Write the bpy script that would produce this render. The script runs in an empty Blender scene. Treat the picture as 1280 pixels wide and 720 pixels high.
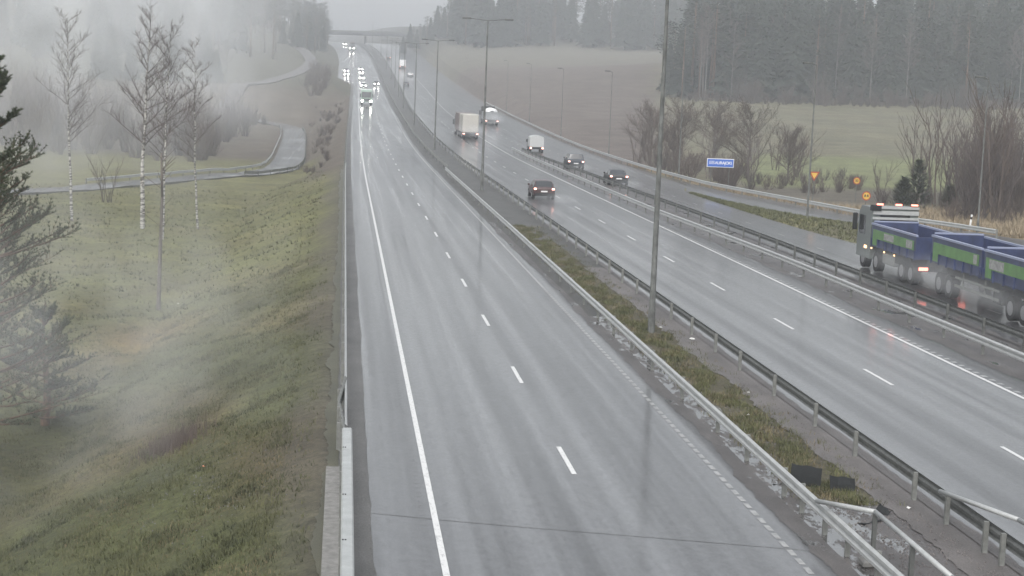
import bpy, math, random
import numpy as np
from mathutils import Vector, Matrix
R = math.radians
C = bpy.context.scene.collection
rng = random.Random(7)

# ------------------------------------------------------------------ camera
F, PITCH, ROLL, YAW, CAMH = 2114.13, 0.1223, 0.0392, 0.1028, 9.12
_cy, _sy = math.cos(YAW), math.sin(YAW)
FWD = Vector((_sy*math.cos(PITCH), _cy*math.cos(PITCH), -math.sin(PITCH)))
_r = Vector((_cy, -_sy, 0)); _u = _r.cross(FWD)
RGT = _r*math.cos(ROLL) + _u*math.sin(ROLL); UP = -_r*math.sin(ROLL) + _u*math.cos(ROLL)
cam_data = bpy.data.cameras.new('camera'); cam = bpy.data.objects.new('camera', cam_data); C.objects.link(cam)
cam.matrix_world = Matrix(((RGT.x, UP.x, -FWD.x, 0), (RGT.y, UP.y, -FWD.y, 0), (RGT.z, UP.z, -FWD.z, CAMH), (0, 0, 0, 1)))
cam_data.sensor_width = 36; cam_data.lens = 36*F/1280; cam_data.clip_start = .5; cam_data.clip_end = 6000
bpy.context.scene.camera = cam

def at(u, v, Y):                      # the world point seen at photo pixel (u, v) at distance Y along the road
    d = RGT*((u-640)/F) - UP*((v-360)/F) + FWD
    t = Y/d.y
    return Vector((d.x*t, Y, CAMH + d.z*t))

# ------------------------------------------------------------------ road profile
def pchip(xs, ys):
    xs = np.array(xs, float); ys = np.array(ys, float)
    h = np.diff(xs); s = np.diff(ys)/h
    m = np.zeros(len(xs)); m[0] = s[0]; m[-1] = s[-1]
    for i in range(1, len(xs)-1):
        if s[i-1]*s[i] > 0:
            w1 = 2*h[i]+h[i-1]; w2 = h[i]+2*h[i-1]
            m[i] = (w1+w2)/(w1/s[i-1]+w2/s[i])
    def f(x):
        i = min(max(int(np.searchsorted(xs, x))-1, 0), len(xs)-2)
        t = (x-xs[i])/h[i]; t = min(max(t, 0), 1)
        return float(ys[i]*(1+2*t)*(1-t)**2 + m[i]*h[i]*t*(1-t)**2 + ys[i+1]*t*t*(3-2*t) + m[i+1]*h[i]*t*t*(t-1))
    return f
zr = pchip([-80, 20, 100, 160, 208, 246, 293, 350, 433, 546, 670, 750, 850, 930, 980, 1050, 1150, 1500, 2600],
           [.1, -.04, -.19, -.38, -.53, -.33, .35, 1.35, 3.0, 5.9, 10.2, 13.8, 19.7, 24.3, 26.4, 27.7, 27.0, 24, 20])
xc = pchip([-80, 150, 208, 246, 293, 350, 433, 546, 670, 750, 840, 940, 1000, 1100, 1500, 2600],
           [0, 0.1, .3, .43, .68, 1.06, 1.56, 2.26, 2.95, 2.9, 1.3, -3.3, -7, -16, -60, -200])
dv = pchip([-80, 350, 433, 546, 850, 2600], [0, 0, .8, 2.0, 2.6, 3])     # the median widens far off
CROSS = .0054
def rp(u, Y, h=0.0):                  # road frame (offset u from the left edge, Y) -> world
    s = dv(Y) if u > 12 else (dv(Y)*(u-10.1)/1.9 if u > 10.1 else 0)
    return Vector((u + xc(Y) + s, Y, zr(Y) + CROSS*u + h))

# ------------------------------------------------------------------ terrain
def A(u, v, Y): p = at(u, v, Y); return (p.x, p.y, p.z)
CTL_L = [(-10,-40,-3.4),(-30,-40,-3.6),(-10,20,-3.4),(-14,60,-3.6),(-9.8,92,-3.6),(-16,140,-3.7),(-30,100,-3.9),(-22,200,-3.4),(-9,213,-3.5),
    (-40,190,-3.3),(-8,262,-3.5),(-9.3,328,-3.5),(-12.4,391,-3.4),(-18,405,-3.4),(-32,412,-3.2),(-60,100,-3),(-60,250,-2),(-25,300,-3.0),(-120,200,-1),(-100,0,-3),(-300,100,2),
    A(300,103,430),A(345,99,480),A(376,89,540),A(388,78,590),A(386,68,640),A(374,60,690),A(364,51,740),
    A(330,32,850),A(400,52,930),(0,1000,36),(-20,1000,37),A(250,28,760),A(100,40,700),A(0,50,650),A(100,100,440),A(0,108,360),A(200,104,470),A(250,70,600),
    (-200,800,50),(-400,500,35),(-60,1000,52),(-200,1200,60),(-500,1500,60),(-900,600,40),(-900,2200,60),(-100,2200,60),(-900,-200,0)]
CTL_R = [(45,-60,0),(45,20,-.2),(45,80,-.3),(50,115,-.2),(46,160,-.9),(60,60,-.2),(36,200,-.8),(40,250,-.9),(60,220,-1.2),(100,220,-1.0),(80,60,0),(200,60,1),
    (80,300,2.3),(120,400,6.6),(79,400,6.2),(160,400,7.2),(250,400,9),(200,250,2),(60,380,4.6),(100,600,16),(150,750,23),(80,750,22.5),(60,550,12.5),
    (42,430,5.5),(50,650,16),(55,750,22),(60,850,28),(45,930,32),(200,520,24),(140,520,20),(110,500,16),(300,600,42),(100,900,34),(150,1000,42),(60,1000,38),(80,1100,42),
    (400,300,14),(600,100,10),(900,-200,0),(1000,1000,70),(300,1000,60),(900,2200,70),(100,2200,55),(300,1500,60)]
def rbf(pts):
    P = np.array(pts, float); n = len(P)
    D = np.hypot(P[:,None,0]-P[None,:,0], P[:,None,1]-P[None,:,1])
    M = np.zeros((n+3, n+3)); M[:n,:n] = -D + np.eye(n)*2.0; M[:n,n] = 1; M[n,:n] = 1
    M[:n,n+1] = P[:,0]/100; M[n+1,:n] = P[:,0]/100; M[:n,n+2] = P[:,1]/100; M[n+2,:n] = P[:,1]/100
    w = np.linalg.solve(M, np.concatenate([P[:,2], [0,0,0]]))
    return lambda x, y: float((-np.hypot(P[:,0]-x, P[:,1]-y)) @ w[:n] + w[n] + w[n+1]*x/100 + w[n+2]*y/100)
zl, zrt = rbf(CTL_L), rbf(CTL_R)
def hashn(x, y):
    return math.sin(x*1.7+math.sin(y*.9)*2)*.5 + math.sin(y*1.3+math.cos(x*1.1)*1.7)*.5
def redge(Y):                          # outer edge of the flat road shelf on the right
    return pchip([-80, 60, 90, 106, 121, 136, 152, 175, 420, 470, 2600], [60, 57, 49.5, 45.3, 42, 38.4, 35.2, 34.2, 34.2, 30, 30])(Y)
_re = {}
ledge = pchip([-80, 540, 600, 700, 1000, 2600], [.45, .45, 5.2, 5.6, 5.6, 5.6])
_le = {}
def ground_z(x, Y):
    u = x - xc(Y); base = zr(Y)
    if Y not in _re: _re[Y] = redge(Y)
    re_ = _re[Y]
    if Y not in _le: _le[Y] = ledge(Y)
    le_ = _le[Y]
    if u < -le_:
        d = -le_-u; z = zl(x, Y)
        n = .05*hashn(x*1.9, Y*1.3) + .07*hashn(x*.5, Y*.41)
        lo, hi = base - .41*d, base + .45*d
        if 180 < Y < 440: lo = base - .66*d
        return max(lo, min(hi, z)) + n*min(1, d/1.5)
    if u > re_:
        d = u-re_; z = zrt(x, Y)
        b = base + CROSS*re_
        return max(b - .3*d, min(b + .45*d, z)) + .05*hashn(x*.6, Y*.5)*min(1, d)
    return base + CROSS*u - .035

# ------------------------------------------------------------------ materials
def new_mat(name):
    m = bpy.data.materials.new(name); m.use_nodes = True
    return m, m.node_tree.nodes, m.node_tree.links, m.node_tree.nodes['Principled BSDF']
def mat(name, col, rough=.6, metal=0, noise=0, scale=8, bump=0, coat=0, emit=None, estr=0, stretch=(1,1,1), col2=None):
    m, N, L, b = new_mat(name)
    b.inputs['Base Color'].default_value = (*col, 1); b.inputs['Roughness'].default_value = rough
    b.inputs['Metallic'].default_value = metal; b.inputs['Coat Weight'].default_value = coat
    b.inputs['Coat Roughness'].default_value = .15
    if emit: b.inputs['Emission Color'].default_value = (*emit, 1); b.inputs['Emission Strength'].default_value = estr
    if noise or bump:
        tc = N.new('ShaderNodeTexCoord'); mp = N.new('ShaderNodeMapping'); mp.inputs['Scale'].default_value = stretch
        L.new(tc.outputs['Object'], mp.inputs[0])
        t = N.new('ShaderNodeTexNoise'); t.inputs['Scale'].default_value = scale; t.inputs['Detail'].default_value = 6
        t.inputs['Roughness'].default_value = .65
        L.new(mp.outputs[0], t.inputs['Vector'])
        if noise:
            r = N.new('ShaderNodeValToRGB'); r.color_ramp.elements[0].position = .3; r.color_ramp.elements[1].position = .7
            c2 = col2 or tuple(min(1, c*(1+noise)) for c in col)
            r.color_ramp.elements[0].color = (*[c*(1-noise) for c in col], 1); r.color_ramp.elements[1].color = (*c2, 1)
            L.new(t.outputs['Fac'], r.inputs[0]); L.new(r.outputs[0], b.inputs['Base Color'])
        if bump:
            bp = N.new('ShaderNodeBump'); bp.inputs['Strength'].default_value = bump; bp.inputs['Distance'].default_value = .05
            L.new(t.outputs['Fac'], bp.inputs['Height']); L.new(bp.outputs[0], b.inputs['Normal'])
    return m

def ramp(N, L, src, p0, p1, c0, c1):
    r = N.new('ShaderNodeValToRGB'); r.color_ramp.elements[0].position = p0; r.color_ramp.elements[1].position = p1
    r.color_ramp.elements[0].color = (*c0, 1) if len(c0) == 3 else c0; r.color_ramp.elements[1].color = (*c1, 1) if len(c1) == 3 else c1
    L.new(src, r.inputs[0]); return r.outputs[0]
def noise(N, L, scale, stretch=(1,1,1), detail=5, rough=.6, loc=(0,0,0)):
    tc = N.new('ShaderNodeTexCoord'); mp = N.new('ShaderNodeMapping'); mp.inputs['Scale'].default_value = stretch; mp.inputs['Location'].default_value = loc
    L.new(tc.outputs['Object'], mp.inputs[0])
    t = N.new('ShaderNodeTexNoise'); t.inputs['Scale'].default_value = scale; t.inputs['Detail'].default_value = detail; t.inputs['Roughness'].default_value = rough
    L.new(mp.outputs[0], t.inputs['Vector']); return t.outputs['Fac']
def mixc(N, L, fac, a, b, mode='MIX'):
    n = N.new('ShaderNodeMix'); n.data_type = 'RGBA'; n.blend_type = mode
    if isinstance(fac, (int, float)): n.inputs[0].default_value = fac
    else: L.new(fac, n.inputs[0])
    for i, s in ((6, a), (7, b)):
        if isinstance(s, tuple): n.inputs[i].default_value = (*s, 1)
        else: L.new(s, n.inputs[i])
    return n.outputs[2]

def asphalt_mat():
    m, N, L, b = new_mat('wet_asphalt')
    streak = noise(N, L, 1.0, (1.3, .012, 1), 4, .55)
    fine = noise(N, L, 45, (1, 1, 1), 3, .7)
    patch = noise(N, L, .16, (1, .3, 1), 4, .6, (3, 1, 0))
    c = mixc(N, L, ramp(N, L, streak, .38, .62, (0,)*3, (1,)*3), (.055, .056, .058), (.08, .081, .085))
    st2 = noise(N, L, 1.0, (5.5, .02, 1), 3, .5, (2, 0, 0))
    c = mixc(N, L, .3, c, ramp(N, L, st2, .35, .65, (.72,)*3, (1.15,)*3), 'MULTIPLY')
    tc = N.new('ShaderNodeTexCoord'); sx = N.new('ShaderNodeSeparateXYZ'); L.new(tc.outputs['Object'], sx.inputs[0])
    wob = noise(N, L, .05, (1, 1, 1), 3, .6); wa = N.new('ShaderNodeMath'); wa.operation = 'MULTIPLY_ADD'; L.new(wob, wa.inputs[0]); wa.inputs[1].default_value = .5; L.new(sx.outputs[0], wa.inputs[2])
    dvn = N.new('ShaderNodeMath'); dvn.operation = 'DIVIDE'; L.new(wa.outputs[0], dvn.inputs[0]); dvn.inputs[1].default_value = 34
    wr = N.new('ShaderNodeValToRGB'); el = wr.color_ramp.elements; el[0].color = el[1].color = (1, 1, 1, 1); el[0].position = 0; el[1].position = 1
    for tx, dk in ((3.2, .8), (4.85, .62), (6.9, .8), (8.3, .85), (15.1, .85), (16.6, .8), (18.6, .72), (20.1, .66)):
        tx += .25
        for ddx, vv in ((-.38, 1.0), (0, dk), (.36, 1.0)):
            e = el.new((tx+ddx)/34); e.color = (vv, vv, vv, 1)
    L.new(dvn.outputs[0], wr.inputs[0]); c = mixc(N, L, 1., c, wr.outputs[0], 'MULTIPLY')
    mid = noise(N, L, 9, (1, .5, 1), 4, .8); c = mixc(N, L, 1., c, ramp(N, L, mid, .3, .7, (.68,)*3, (1.3,)*3), 'MULTIPLY')
    c = mixc(N, L, .65, c, ramp(N, L, fine, .3, .7, (.35,)*3, (1.3,)*3), 'MULTIPLY')
    c = mixc(N, L, .5, c, ramp(N, L, patch, .35, .65, (.75,)*3, (1.1,)*3), 'MULTIPLY')
    L.new(c, b.inputs['Base Color'])
    rr = mixc(N, L, ramp(N, L, streak, .35, .6, (0,)*3, (1,)*3), (.52,)*3, (.36,)*3)
    rr = mixc(N, L, ramp(N, L, patch, .4, .6, (0,)*3, (1,)*3), rr, (.42,)*3)
    L.new(rr, b.inputs['Roughness']); L.new(mixc(N, L, 1., ramp(N, L, st2, .35, .65, (.13,)*3, (.08,)*3), ramp(N, L, mid, .3, .7, (.8,)*3, (1.25,)*3), 'MULTIPLY'), b.inputs['Coat Roughness'])
    mid2 = noise(N, L, 7, (1, .6, 1), 6, .85); L.new(mixc(N, L, 1., ramp(N, L, streak, .42, .66, (.5,)*3, (.78,)*3), ramp(N, L, mid2, .32, .68, (.62,)*3, (1.3,)*3), 'MULTIPLY'), b.inputs['Coat Weight'])
    b.inputs['Coat IOR'].default_value = 1.7; b.inputs['Specular IOR Level'].default_value = .8
    bp = N.new('ShaderNodeBump'); bp.inputs['Strength'].default_value = .35; bp.inputs['Distance'].default_value = .01
    L.new(fine, bp.inputs['Height']); L.new(bp.outputs[0], b.inputs['Normal'])
    bc = N.new('ShaderNodeBump'); bc.inputs['Strength'].default_value = .035; bc.inputs['Distance'].default_value = .01
    L.new(fine, bc.inputs['Height']); L.new(bc.outputs[0], b.inputs['Coat Normal'])
    return m
def gravel_mat(name, c1, c2, puddle=0.0, pscale=.9, pst=(1.6, .35, 1)):
    m, N, L, b = new_mat(name)
    fine = noise(N, L, 22, (1, 1, 1), 5, .75); big = noise(N, L, .8, (1, .5, 1), 4, .6)
    c = mixc(N, L, ramp(N, L, fine, .3, .7, (0,)*3, (1,)*3), c1, c2)
    c = mixc(N, L, .7, c, ramp(N, L, big, .35, .65, (.6,)*3, (1.15,)*3), 'MULTIPLY')
    b.inputs['Roughness'].default_value = .55
    bp = N.new('ShaderNodeBump'); bp.inputs['Distance'].default_value = .03; L.new(fine, bp.inputs['Height'])
    bp.inputs['Strength'].default_value = .6
    if puddle:
        p = noise(N, L, pscale, pst, 7, .7, (5, 2, 0))
        pm = ramp(N, L, p, 1-puddle-.015, 1-puddle+.015, (0,)*3, (1,)*3)
        c = mixc(N, L, pm, c, (.05, .05, .05)); L.new(mixc(N, L, pm, (1.5,)*3, (2.6,)*3), b.inputs['IOR']); L.new(mixc(N, L, pm, (.5,)*3, (.03,)*3), b.inputs['Roughness'])
        L.new(mixc(N, L, pm, (.6,)*3, (0.004,)*3), bp.inputs['Strength'])
    L.new(c, b.inputs['Base Color']); L.new(bp.outputs[0], b.inputs['Normal'])
    return m
def ground_mat():
    m, N, L, b = new_mat('ground_cover')
    a = N.new('ShaderNodeVertexColor'); a.layer_name = 'tint'
    f = noise(N, L, 3.2, (1, 1, 1), 8, .75); g = noise(N, L, .22, (1, .6, 1), 5, .6)
    c = mixc(N, L, 1., a.outputs[0], ramp(N, L, f, .3, .7, (.45, .45, .42), (1.45, 1.42, 1.35)), 'MULTIPLY')
    c = mixc(N, L, 1., c, ramp(N, L, g, .3, .7, (.72, .7, .66), (1.22, 1.24, 1.2)), 'MULTIPLY')
    f2 = noise(N, L, 14, (1, 1, 1), 4, .7); c = mixc(N, L, 1., c, ramp(N, L, f2, .3, .7, (.7,)*3, (1.3,)*3), 'MULTIPLY')
    rows = noise(N, L, 1.0, (.07, .55, 1), 3, .5); c = mixc(N, L, 1., c, ramp(N, L, rows, .35, .65, (.85,)*3, (1.14,)*3), 'MULTIPLY')
    L.new(c, b.inputs['Base Color']); b.inputs['Roughness'].default_value = .85
    bp = N.new('ShaderNodeBump'); bp.inputs['Strength'].default_value = .7; bp.inputs['Distance'].default_value = .12
    L.new(f, bp.inputs['Height']); L.new(bp.outputs[0], b.inputs['Normal'])
    return m
def paint_mat():
    m, N, L, b = new_mat('worn_white_paint')
    f = noise(N, L, 14, (1, .35, 1), 6, .8)
    L.new(ramp(N, L, f, .30, .48, (.22, .22, .22), (.62, .62, .61)), b.inputs['Base Color'])
    b.inputs['Roughness'].default_value = .4; b.inputs['Coat Weight'].default_value = .4
    return m
def birch_mat():
    m, N, L, b = new_mat('birch_bark')
    f = noise(N, L, 1.6, (1.2, 1.2, 5), 5, .7)
    L.new(ramp(N, L, f, .46, .54, (.05, .045, .04), (.46, .45, .43)), b.inputs['Base Color']); b.inputs['Roughness'].default_value = .7
    return m
M = {}
M['asphalt'] = asphalt_mat()
M['gravel'] = gravel_mat('wet_gravel', (.07, .065, .062), (.17, .155, .15))
M['mgravel'] = gravel_mat('dark_median_gravel', (.035, .035, .032), (.085, .082, .076))
M['puddle'] = gravel_mat('puddled_gravel', (.06, .055, .05), (.15, .135, .13), .50, 1.0, (3.2, 1.0, 1))
M['bare'] = gravel_mat('wet_bare_ground', (.05, .047, .045), (.13, .12, .118), .42, .5, (1.2, .6, 1))
M['dirtstrip'] = gravel_mat('dark_wet_grit', (.055, .055, .053), (.15, .147, .142))
M['ground'] = ground_mat()
M['paint'] = paint_mat()
M['wornpaint'] = mat('faded_paint', (.26, .26, .255), .4, noise=.45, scale=6, coat=.4)
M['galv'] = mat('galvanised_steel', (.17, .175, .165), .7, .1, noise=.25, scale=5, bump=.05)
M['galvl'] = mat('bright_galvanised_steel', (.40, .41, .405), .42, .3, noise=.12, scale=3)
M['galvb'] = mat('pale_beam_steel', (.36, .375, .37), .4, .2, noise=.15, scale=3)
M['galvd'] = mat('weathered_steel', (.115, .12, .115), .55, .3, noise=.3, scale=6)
M['polem'] = mat('lamp_pole_steel', (.12, .125, .12), .9, 0, noise=.5, scale=4, stretch=(1, 1, .5))
M['polem'].node_tree.nodes['Principled BSDF'].inputs['Specular IOR Level'].default_value = .25
M['concrete'] = mat('weathered_concrete', (.19, .187, .178), .8, noise=.3, scale=6, bump=.3)
M['stone'] = mat('grey_stones', (.14, .14, .135), .8, noise=.5, scale=4)
M['bridge'] = mat('bridge_concrete', (.12, .12, .135), .8, noise=.2, scale=.4)
M['dark'] = mat('black_rubber', (.012, .012, .013), .85, noise=.3, scale=9)
M['plastic'] = mat('black_plastic', (.010, .012, .013), .85, noise=.4, scale=5, bump=.3)
M['glass'] = mat('dark_car_glass', (.02, .023, .026), .06, coat=1)
M['chrome'] = mat('wheel_metal', (.35, .35, .36), .35, .8)
M['birch'] = birch_mat()
M['birchf'] = mat('far_birch_bark', (.14, .135, .13), .8, noise=.5, scale=1, stretch=(1, 1, 3))
M['bark'] = mat('grey_bark', (.11, .098, .085), .85, noise=.4, scale=4, bump=.4, stretch=(3, 3, .6))
M['pinebark'] = mat('pine_bark', (.12, .075, .05), .85, noise=.4, scale=4, bump=.4, stretch=(3, 3, .6))
M['twig'] = mat('brown_twigs', (.085, .066, .056), .85, noise=.25, scale=.5)
M['twigd'] = mat('dark_scrub_twigs', (.065, .052, .048), .85, noise=.3, scale=.5)
M['twigb'] = mat('birch_twigs', (.10, .082, .078), .85, noise=.25, scale=.5)
M['pine'] = mat('pine_needles', (.042, .062, .030), .65, noise=.4, scale=1.2, col2=(.085, .105, .05))
M['spruce'] = mat('spruce_needles', (.018, .030, .022), .8, noise=.4, scale=.5, col2=(.038, .052, .038))
M['pinef'] = mat('far_pine_needles', (.026, .038, .028), .8, noise=.4, scale=.5, col2=(.05, .064, .045))
M['grass'] = mat('short_wet_grass', (.048, .06, .022), .8, noise=.45, scale=.6, col2=(.12, .12, .05))
M['mgrass'] = mat('median_grass', (.052, .062, .022), .7, noise=.5, scale=1.1, col2=(.13, .135, .05))
M['straw'] = mat('dead_straw', (.12, .10, .055), .8, noise=.5, scale=1.5, col2=(.22, .18, .10))
M['reed'] = mat('dry_reed_grass', (.26, .21, .14), .8, noise=.35, scale=.7)
M['white'] = mat('white_paint', (.72, .72, .72), .35)
M['litter'] = mat('white_litter', (.6, .6, .58), .5)
M['black'] = mat('black_paint', (.01, .01, .01), .4)
M['red'] = mat('red_sign_face', (.33, .045, .025), .4)
M['yellow'] = mat('yellow_sign_face', (.60, .40, .07), .4)
M['blue'] = mat('blue_sign_face', (.02, .11, .48), .4)
M['tail'] = mat('lit_tail_lamp', (.5, .02, .02), .3, emit=(1, .25, .18), estr=3.2)
M['tailw'] = mat('bright_brake_lamp', (.5, .1, .08), .3, emit=(1, .5, .4), estr=3)
M['amber'] = mat('lit_amber_lamp', (.6, .3, .05), .3, emit=(1, .6, .3), estr=2.2)
M['head'] = mat('lit_headlamp', (.8, .8, .8), .2, emit=(1, .98, .9), estr=45)

# ------------------------------------------------------------------ mesh helper
class MB:
    def __init__(s): s.v = []; s.f = []
    def add(s, vs, fs):
        o = len(s.v); s.v += [tuple(p) for p in vs]; s.f += [tuple(i+o for i in f) for f in fs]; return s
    def box(s, x0, x1, y0, y1, z0, z1, bev=0):
        if bev <= 0:
            return s.add([(x0,y0,z0),(x1,y0,z0),(x1,y1,z0),(x0,y1,z0),(x0,y0,z1),(x1,y0,z1),(x1,y1,z1),(x0,y1,z1)],
                         [(0,3,2,1),(4,5,6,7),(0,1,5,4),(1,2,6,5),(2,3,7,6),(3,0,4,7)])
        b = bev; rings = []
        for z, i in ((z0, b), (z0+b, 0), (z1-b, 0), (z1, b)):
            X0, X1, Y0, Y1 = x0+i, x1-i, y0+i, y1-i
            rings.append([(X0+b,Y0,z),(X1-b,Y0,z),(X1,Y0+b,z),(X1,Y1-b,z),(X1-b,Y1,z),(X0+b,Y1,z),(X0,Y1-b,z),(X0,Y0+b,z)])
        vs = sum(rings, []); fs = [tuple(range(7, -1, -1)), tuple(range(24, 32))]
        for k in range(3):
            for j in range(8): fs.append((k*8+j, k*8+(j+1)%8, k*8+8+(j+1)%8, k*8+8+j))
        return s.add(vs, fs)
    def tube(s, p0, p1, r0, r1=None, n=6, cap=True):
        r1 = r0 if r1 is None else r1
        p0 = Vector(p0); p1 = Vector(p1); d = (p1-p0)
        if d.length < 1e-6: return s
        d.normalize(); a = d.cross(Vector((0, 0, 1)) if abs(d.z) < .9 else Vector((1, 0, 0))).normalized(); b = d.cross(a)
        vs = []
        for p, r in ((p0, r0), (p1, r1)):
            for k in range(n):
                t = 2*math.pi*k/n; vs.append(p + a*(r*math.cos(t)) + b*(r*math.sin(t)))
        fs = [(k, (k+1)%n, n+(k+1)%n, n+k) for k in range(n)]
        if cap: fs += [tuple(range(n-1, -1, -1)), tuple(range(n, 2*n))]
        return s.add(vs, fs)
    def path(s, pts, rad, n=8):
        for i in range(len(pts)-1):
            s.tube(pts[i], pts[i+1], rad, rad, n)
        return s
    def extrude(s, prof, pts, closed=True, dirs=None):
        # profile (side, up) carried along pts; side = horizontal normal
        n = len(prof); o = []
        for i, p in enumerate(pts):
            p = Vector(p); a = Vector(pts[max(i-1, 0)]); b = Vector(pts[min(i+1, len(pts)-1)])
            d = b-a; d.z = 0; d.normalize(); side = Vector((d.y, -d.x, 0))
            o += [p + side*x + Vector((0, 0, z)) for x, z in prof]
        fs = []
        for i in range(len(pts)-1):
            for k in range(n if closed else n-1):
                fs.append((i*n+k, i*n+(k+1)%n, (i+1)*n+(k+1)%n, (i+1)*n+k))
        if closed: fs += [tuple(range(n-1, -1, -1)), tuple((len(pts)-1)*n+k for k in range(n))]
        return s.add(o, fs)
    def build(s, name, m, parent=None, smooth=False):
        me = bpy.data.meshes.new(name); me.from_pydata(s.v, [], s.f); me.update()
        me.materials.append(m if not isinstance(m, str) else M[m])
        if smooth: me.polygons.foreach_set('use_smooth', [True]*len(me.polygons))
        o = bpy.data.objects.new(name, me); C.objects.link(o)
        if parent: o.parent = parent
        return o
def tag(o, label=None, cat=None, group=None, kind=None):
    if label: o['label'] = label
    if cat: o['category'] = cat
    if group: o['group'] = group
    if kind: o['kind'] = kind
    return o
def thing(name, label, cat, loc=(0, 0, 0), rz=0, group=None):
    o = bpy.data.objects.new(name, None); C.objects.link(o); o.location = loc; o.rotation_euler = (0, 0, rz)
    return tag(o, label, cat, group)
def dup(root, loc, rz=None, label=None, group=None, scale=None):
    r = root.copy(); C.objects.link(r); r.location = loc
    if rz is not None: r.rotation_euler = (0, 0, rz)
    if scale is not None: r.scale = scale if isinstance(scale, tuple) else (scale,)*3
    if label: r['label'] = label
    if group: r['group'] = group
    for ch in list(root.children):
        c = ch.copy(); C.objects.link(c); c.parent = r
        for g in list(ch.children):
            d = g.copy(); C.objects.link(d); d.parent = c
    return r

# ------------------------------------------------------------------ ground sheet
YR = list(np.arange(-80, 24, 8)) + list(np.arange(24, 110, 1.0)) + list(np.arange(110, 250, 2.0)) + list(np.arange(250, 620, 5.0)) + list(np.arange(620, 1060, 10.0)) + list(np.arange(1060, 2200, 60.0)) + [2200.0]
YR = [float(y) for y in YR]
US = [-900, -600, -400, -300, -230, -180, -140, -120, -105, -90, -80, -72, -64, -57, -50, -44, -39, -34, -30, -27, -24, -22, -20] + list(np.arange(-18, -1, .6)) + [-.9, -.45, .2, .6, 9.8, 13.4, 22, 25.2, 30]
US += list(np.arange(31, 60, 1.0)) + list(np.arange(60, 110, 2.5)) + list(np.arange(110, 200, 5)) + [210, 225, 245, 270, 300, 340, 400, 500, 650, 900]
US = [float(x) for x in US]
def lerp3(a, b, t): return tuple(a[i]+(b[i]-a[i])*t for i in range(3))
def sst(a, b, x): t = min(1, max(0, (x-a)/(b-a))); return t*t*(3-2*t)
def tint(x, Y, u):
    n = hashn(x*.35, Y*.22)
    if u < 0:
        g = lerp3((.064, .072, .024), (.112, .094, .044), sst(-.4, .8, n)); g = lerp3(g, (.128, .128, .045), sst(48, 105, Y)*.7); g = lerp3(g, (.19, .125, .05), max(0, 1-math.hypot((x+9.2)/3.2, (Y-80)/8.0))*.8)
        g = lerp3(g, (.085, .078, .066), sst(-2.2, -.4, u+.5*n)*.75)              # grey strip beside the barrier
        scrub = (.095, .078, .064)
        g = lerp3(g, (.13, .125, .055), sst(150, 190, Y)*.6)
        if Y > 225: g = lerp3(g, scrub, sst(225, 250, Y + 3*n))
        g = lerp3(g, scrub, sst(-5.0, -2.5, u)*sst(150, 185, Y))
        if Y > 420: g = lerp3(g, (.075, .072, .05), sst(420, 480, Y))
        return g
    if u > 30.2:
        q = x/max(Y, 1)
        isl = (.17, .155, .07)
        if u < redge(Y)-3 and Y > 60: return lerp3(isl, (.11, .10, .06), sst(-.5, .6, n))
        dry = (.17, .14, .09)
        g = lerp3(dry, (.085, .075, .06), sst(130, 150, Y))
        green = (.14, .155, .07)
        field = lerp3((.112, .108, .072), (.132, .122, .082), .5+.5*math.sin((x*.9+Y*.25)*.25))
        brown = (.105, .085, .078)
        pale = (.118, .11, .088)
        ff = lerp3(brown, field, sst(.175, .195, q+.006*n))
        ff = lerp3(ff, pale, sst(560, 620, Y+12*n))
        if Y > 780: ff = lerp3(ff, (.05, .048, .04), sst(780, 860, Y))
        if q > .197 and Y > 395: ff = (.06, .05, .038)
        g2 = lerp3(green, ff, sst(243, 254, Y+2*n)) if q > .24 else ff
        return lerp3(g, g2, sst(168, 182, Y+2*n))
    return (.10, .095, .085)
vs = []; cols = []
for Y in YR:
    for u in US:
        fd = 1-min(1, max(0, (abs(u)-45)/60)); x = u + xc(Y)*fd
        if u > 12: x += dv(Y)*fd
        z = ground_z(x, Y)
        if -ledge(Y)-.02 < u < 34.3: z = zr(Y) + CROSS*u - .035
        vs.append((x, Y, z)); cols.append((*tint(x, Y, u), 1))
nu = len(US)
fs = [(i*nu+j, i*nu+j+1, (i+1)*nu+j+1, (i+1)*nu+j) for i in range(len(YR)-1) for j in range(nu-1)]
me = bpy.data.meshes.new('ground'); me.from_pydata(vs, [], fs); me.update(); me.materials.append(M['ground'])
ca = me.color_attributes.new('tint', 'FLOAT_COLOR', 'POINT'); ca.data.foreach_set('color', [c for t in cols for c in t])
me.polygons.foreach_set('use_smooth', [True]*len(me.polygons))
ground = bpy.data.objects.new('ground', me); C.objects.link(ground); tag(ground, kind='structure')

YS = [y for y in YR if y <= 1060]
def strip(name, u0, u1, m, h=0.0, ys=None, kind='structure', sub=1):
    b = MB(); ys = ys or YS
    f0 = u0 if callable(u0) else (lambda Y: u0); f1 = u1 if callable(u1) else (lambda Y: u1)
    vv = []
    for Y in ys:
        for k in range(sub+1):
            uu = f0(Y)+(f1(Y)-f0(Y))*k/sub; vv.append(rp(uu, Y, h))
    w = sub+1
    b.add(vv, [(i*w+k, i*w+k+1, (i+1)*w+k+1, (i+1)*w+k) for i in range(len(ys)-1) for k in range(sub)])
    o = b.build(name, m); tag(o, kind=kind); return o
strip('road_near', .75, 9.75, 'asphalt', sub=6)
strip('entry_lane', lambda Y: -ledge(Y)+.3, .75, 'asphalt', -.002, ys=[y for y in YS if y >= 545], sub=2)
strip('road_far', 13.35, 22.4, 'asphalt', sub=6)
strip('left_verge_grit', .0, .75, 'dirtstrip', -.006)
M['edgeg'] = gravel_mat('verge_soil', (.05, .052, .032), (.10, .095, .06))
strip('median_edge_mud', 9.75, 10.02, 'bare', -.012, ys=[y for y in YS if 24 <= y <= 66])
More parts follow.
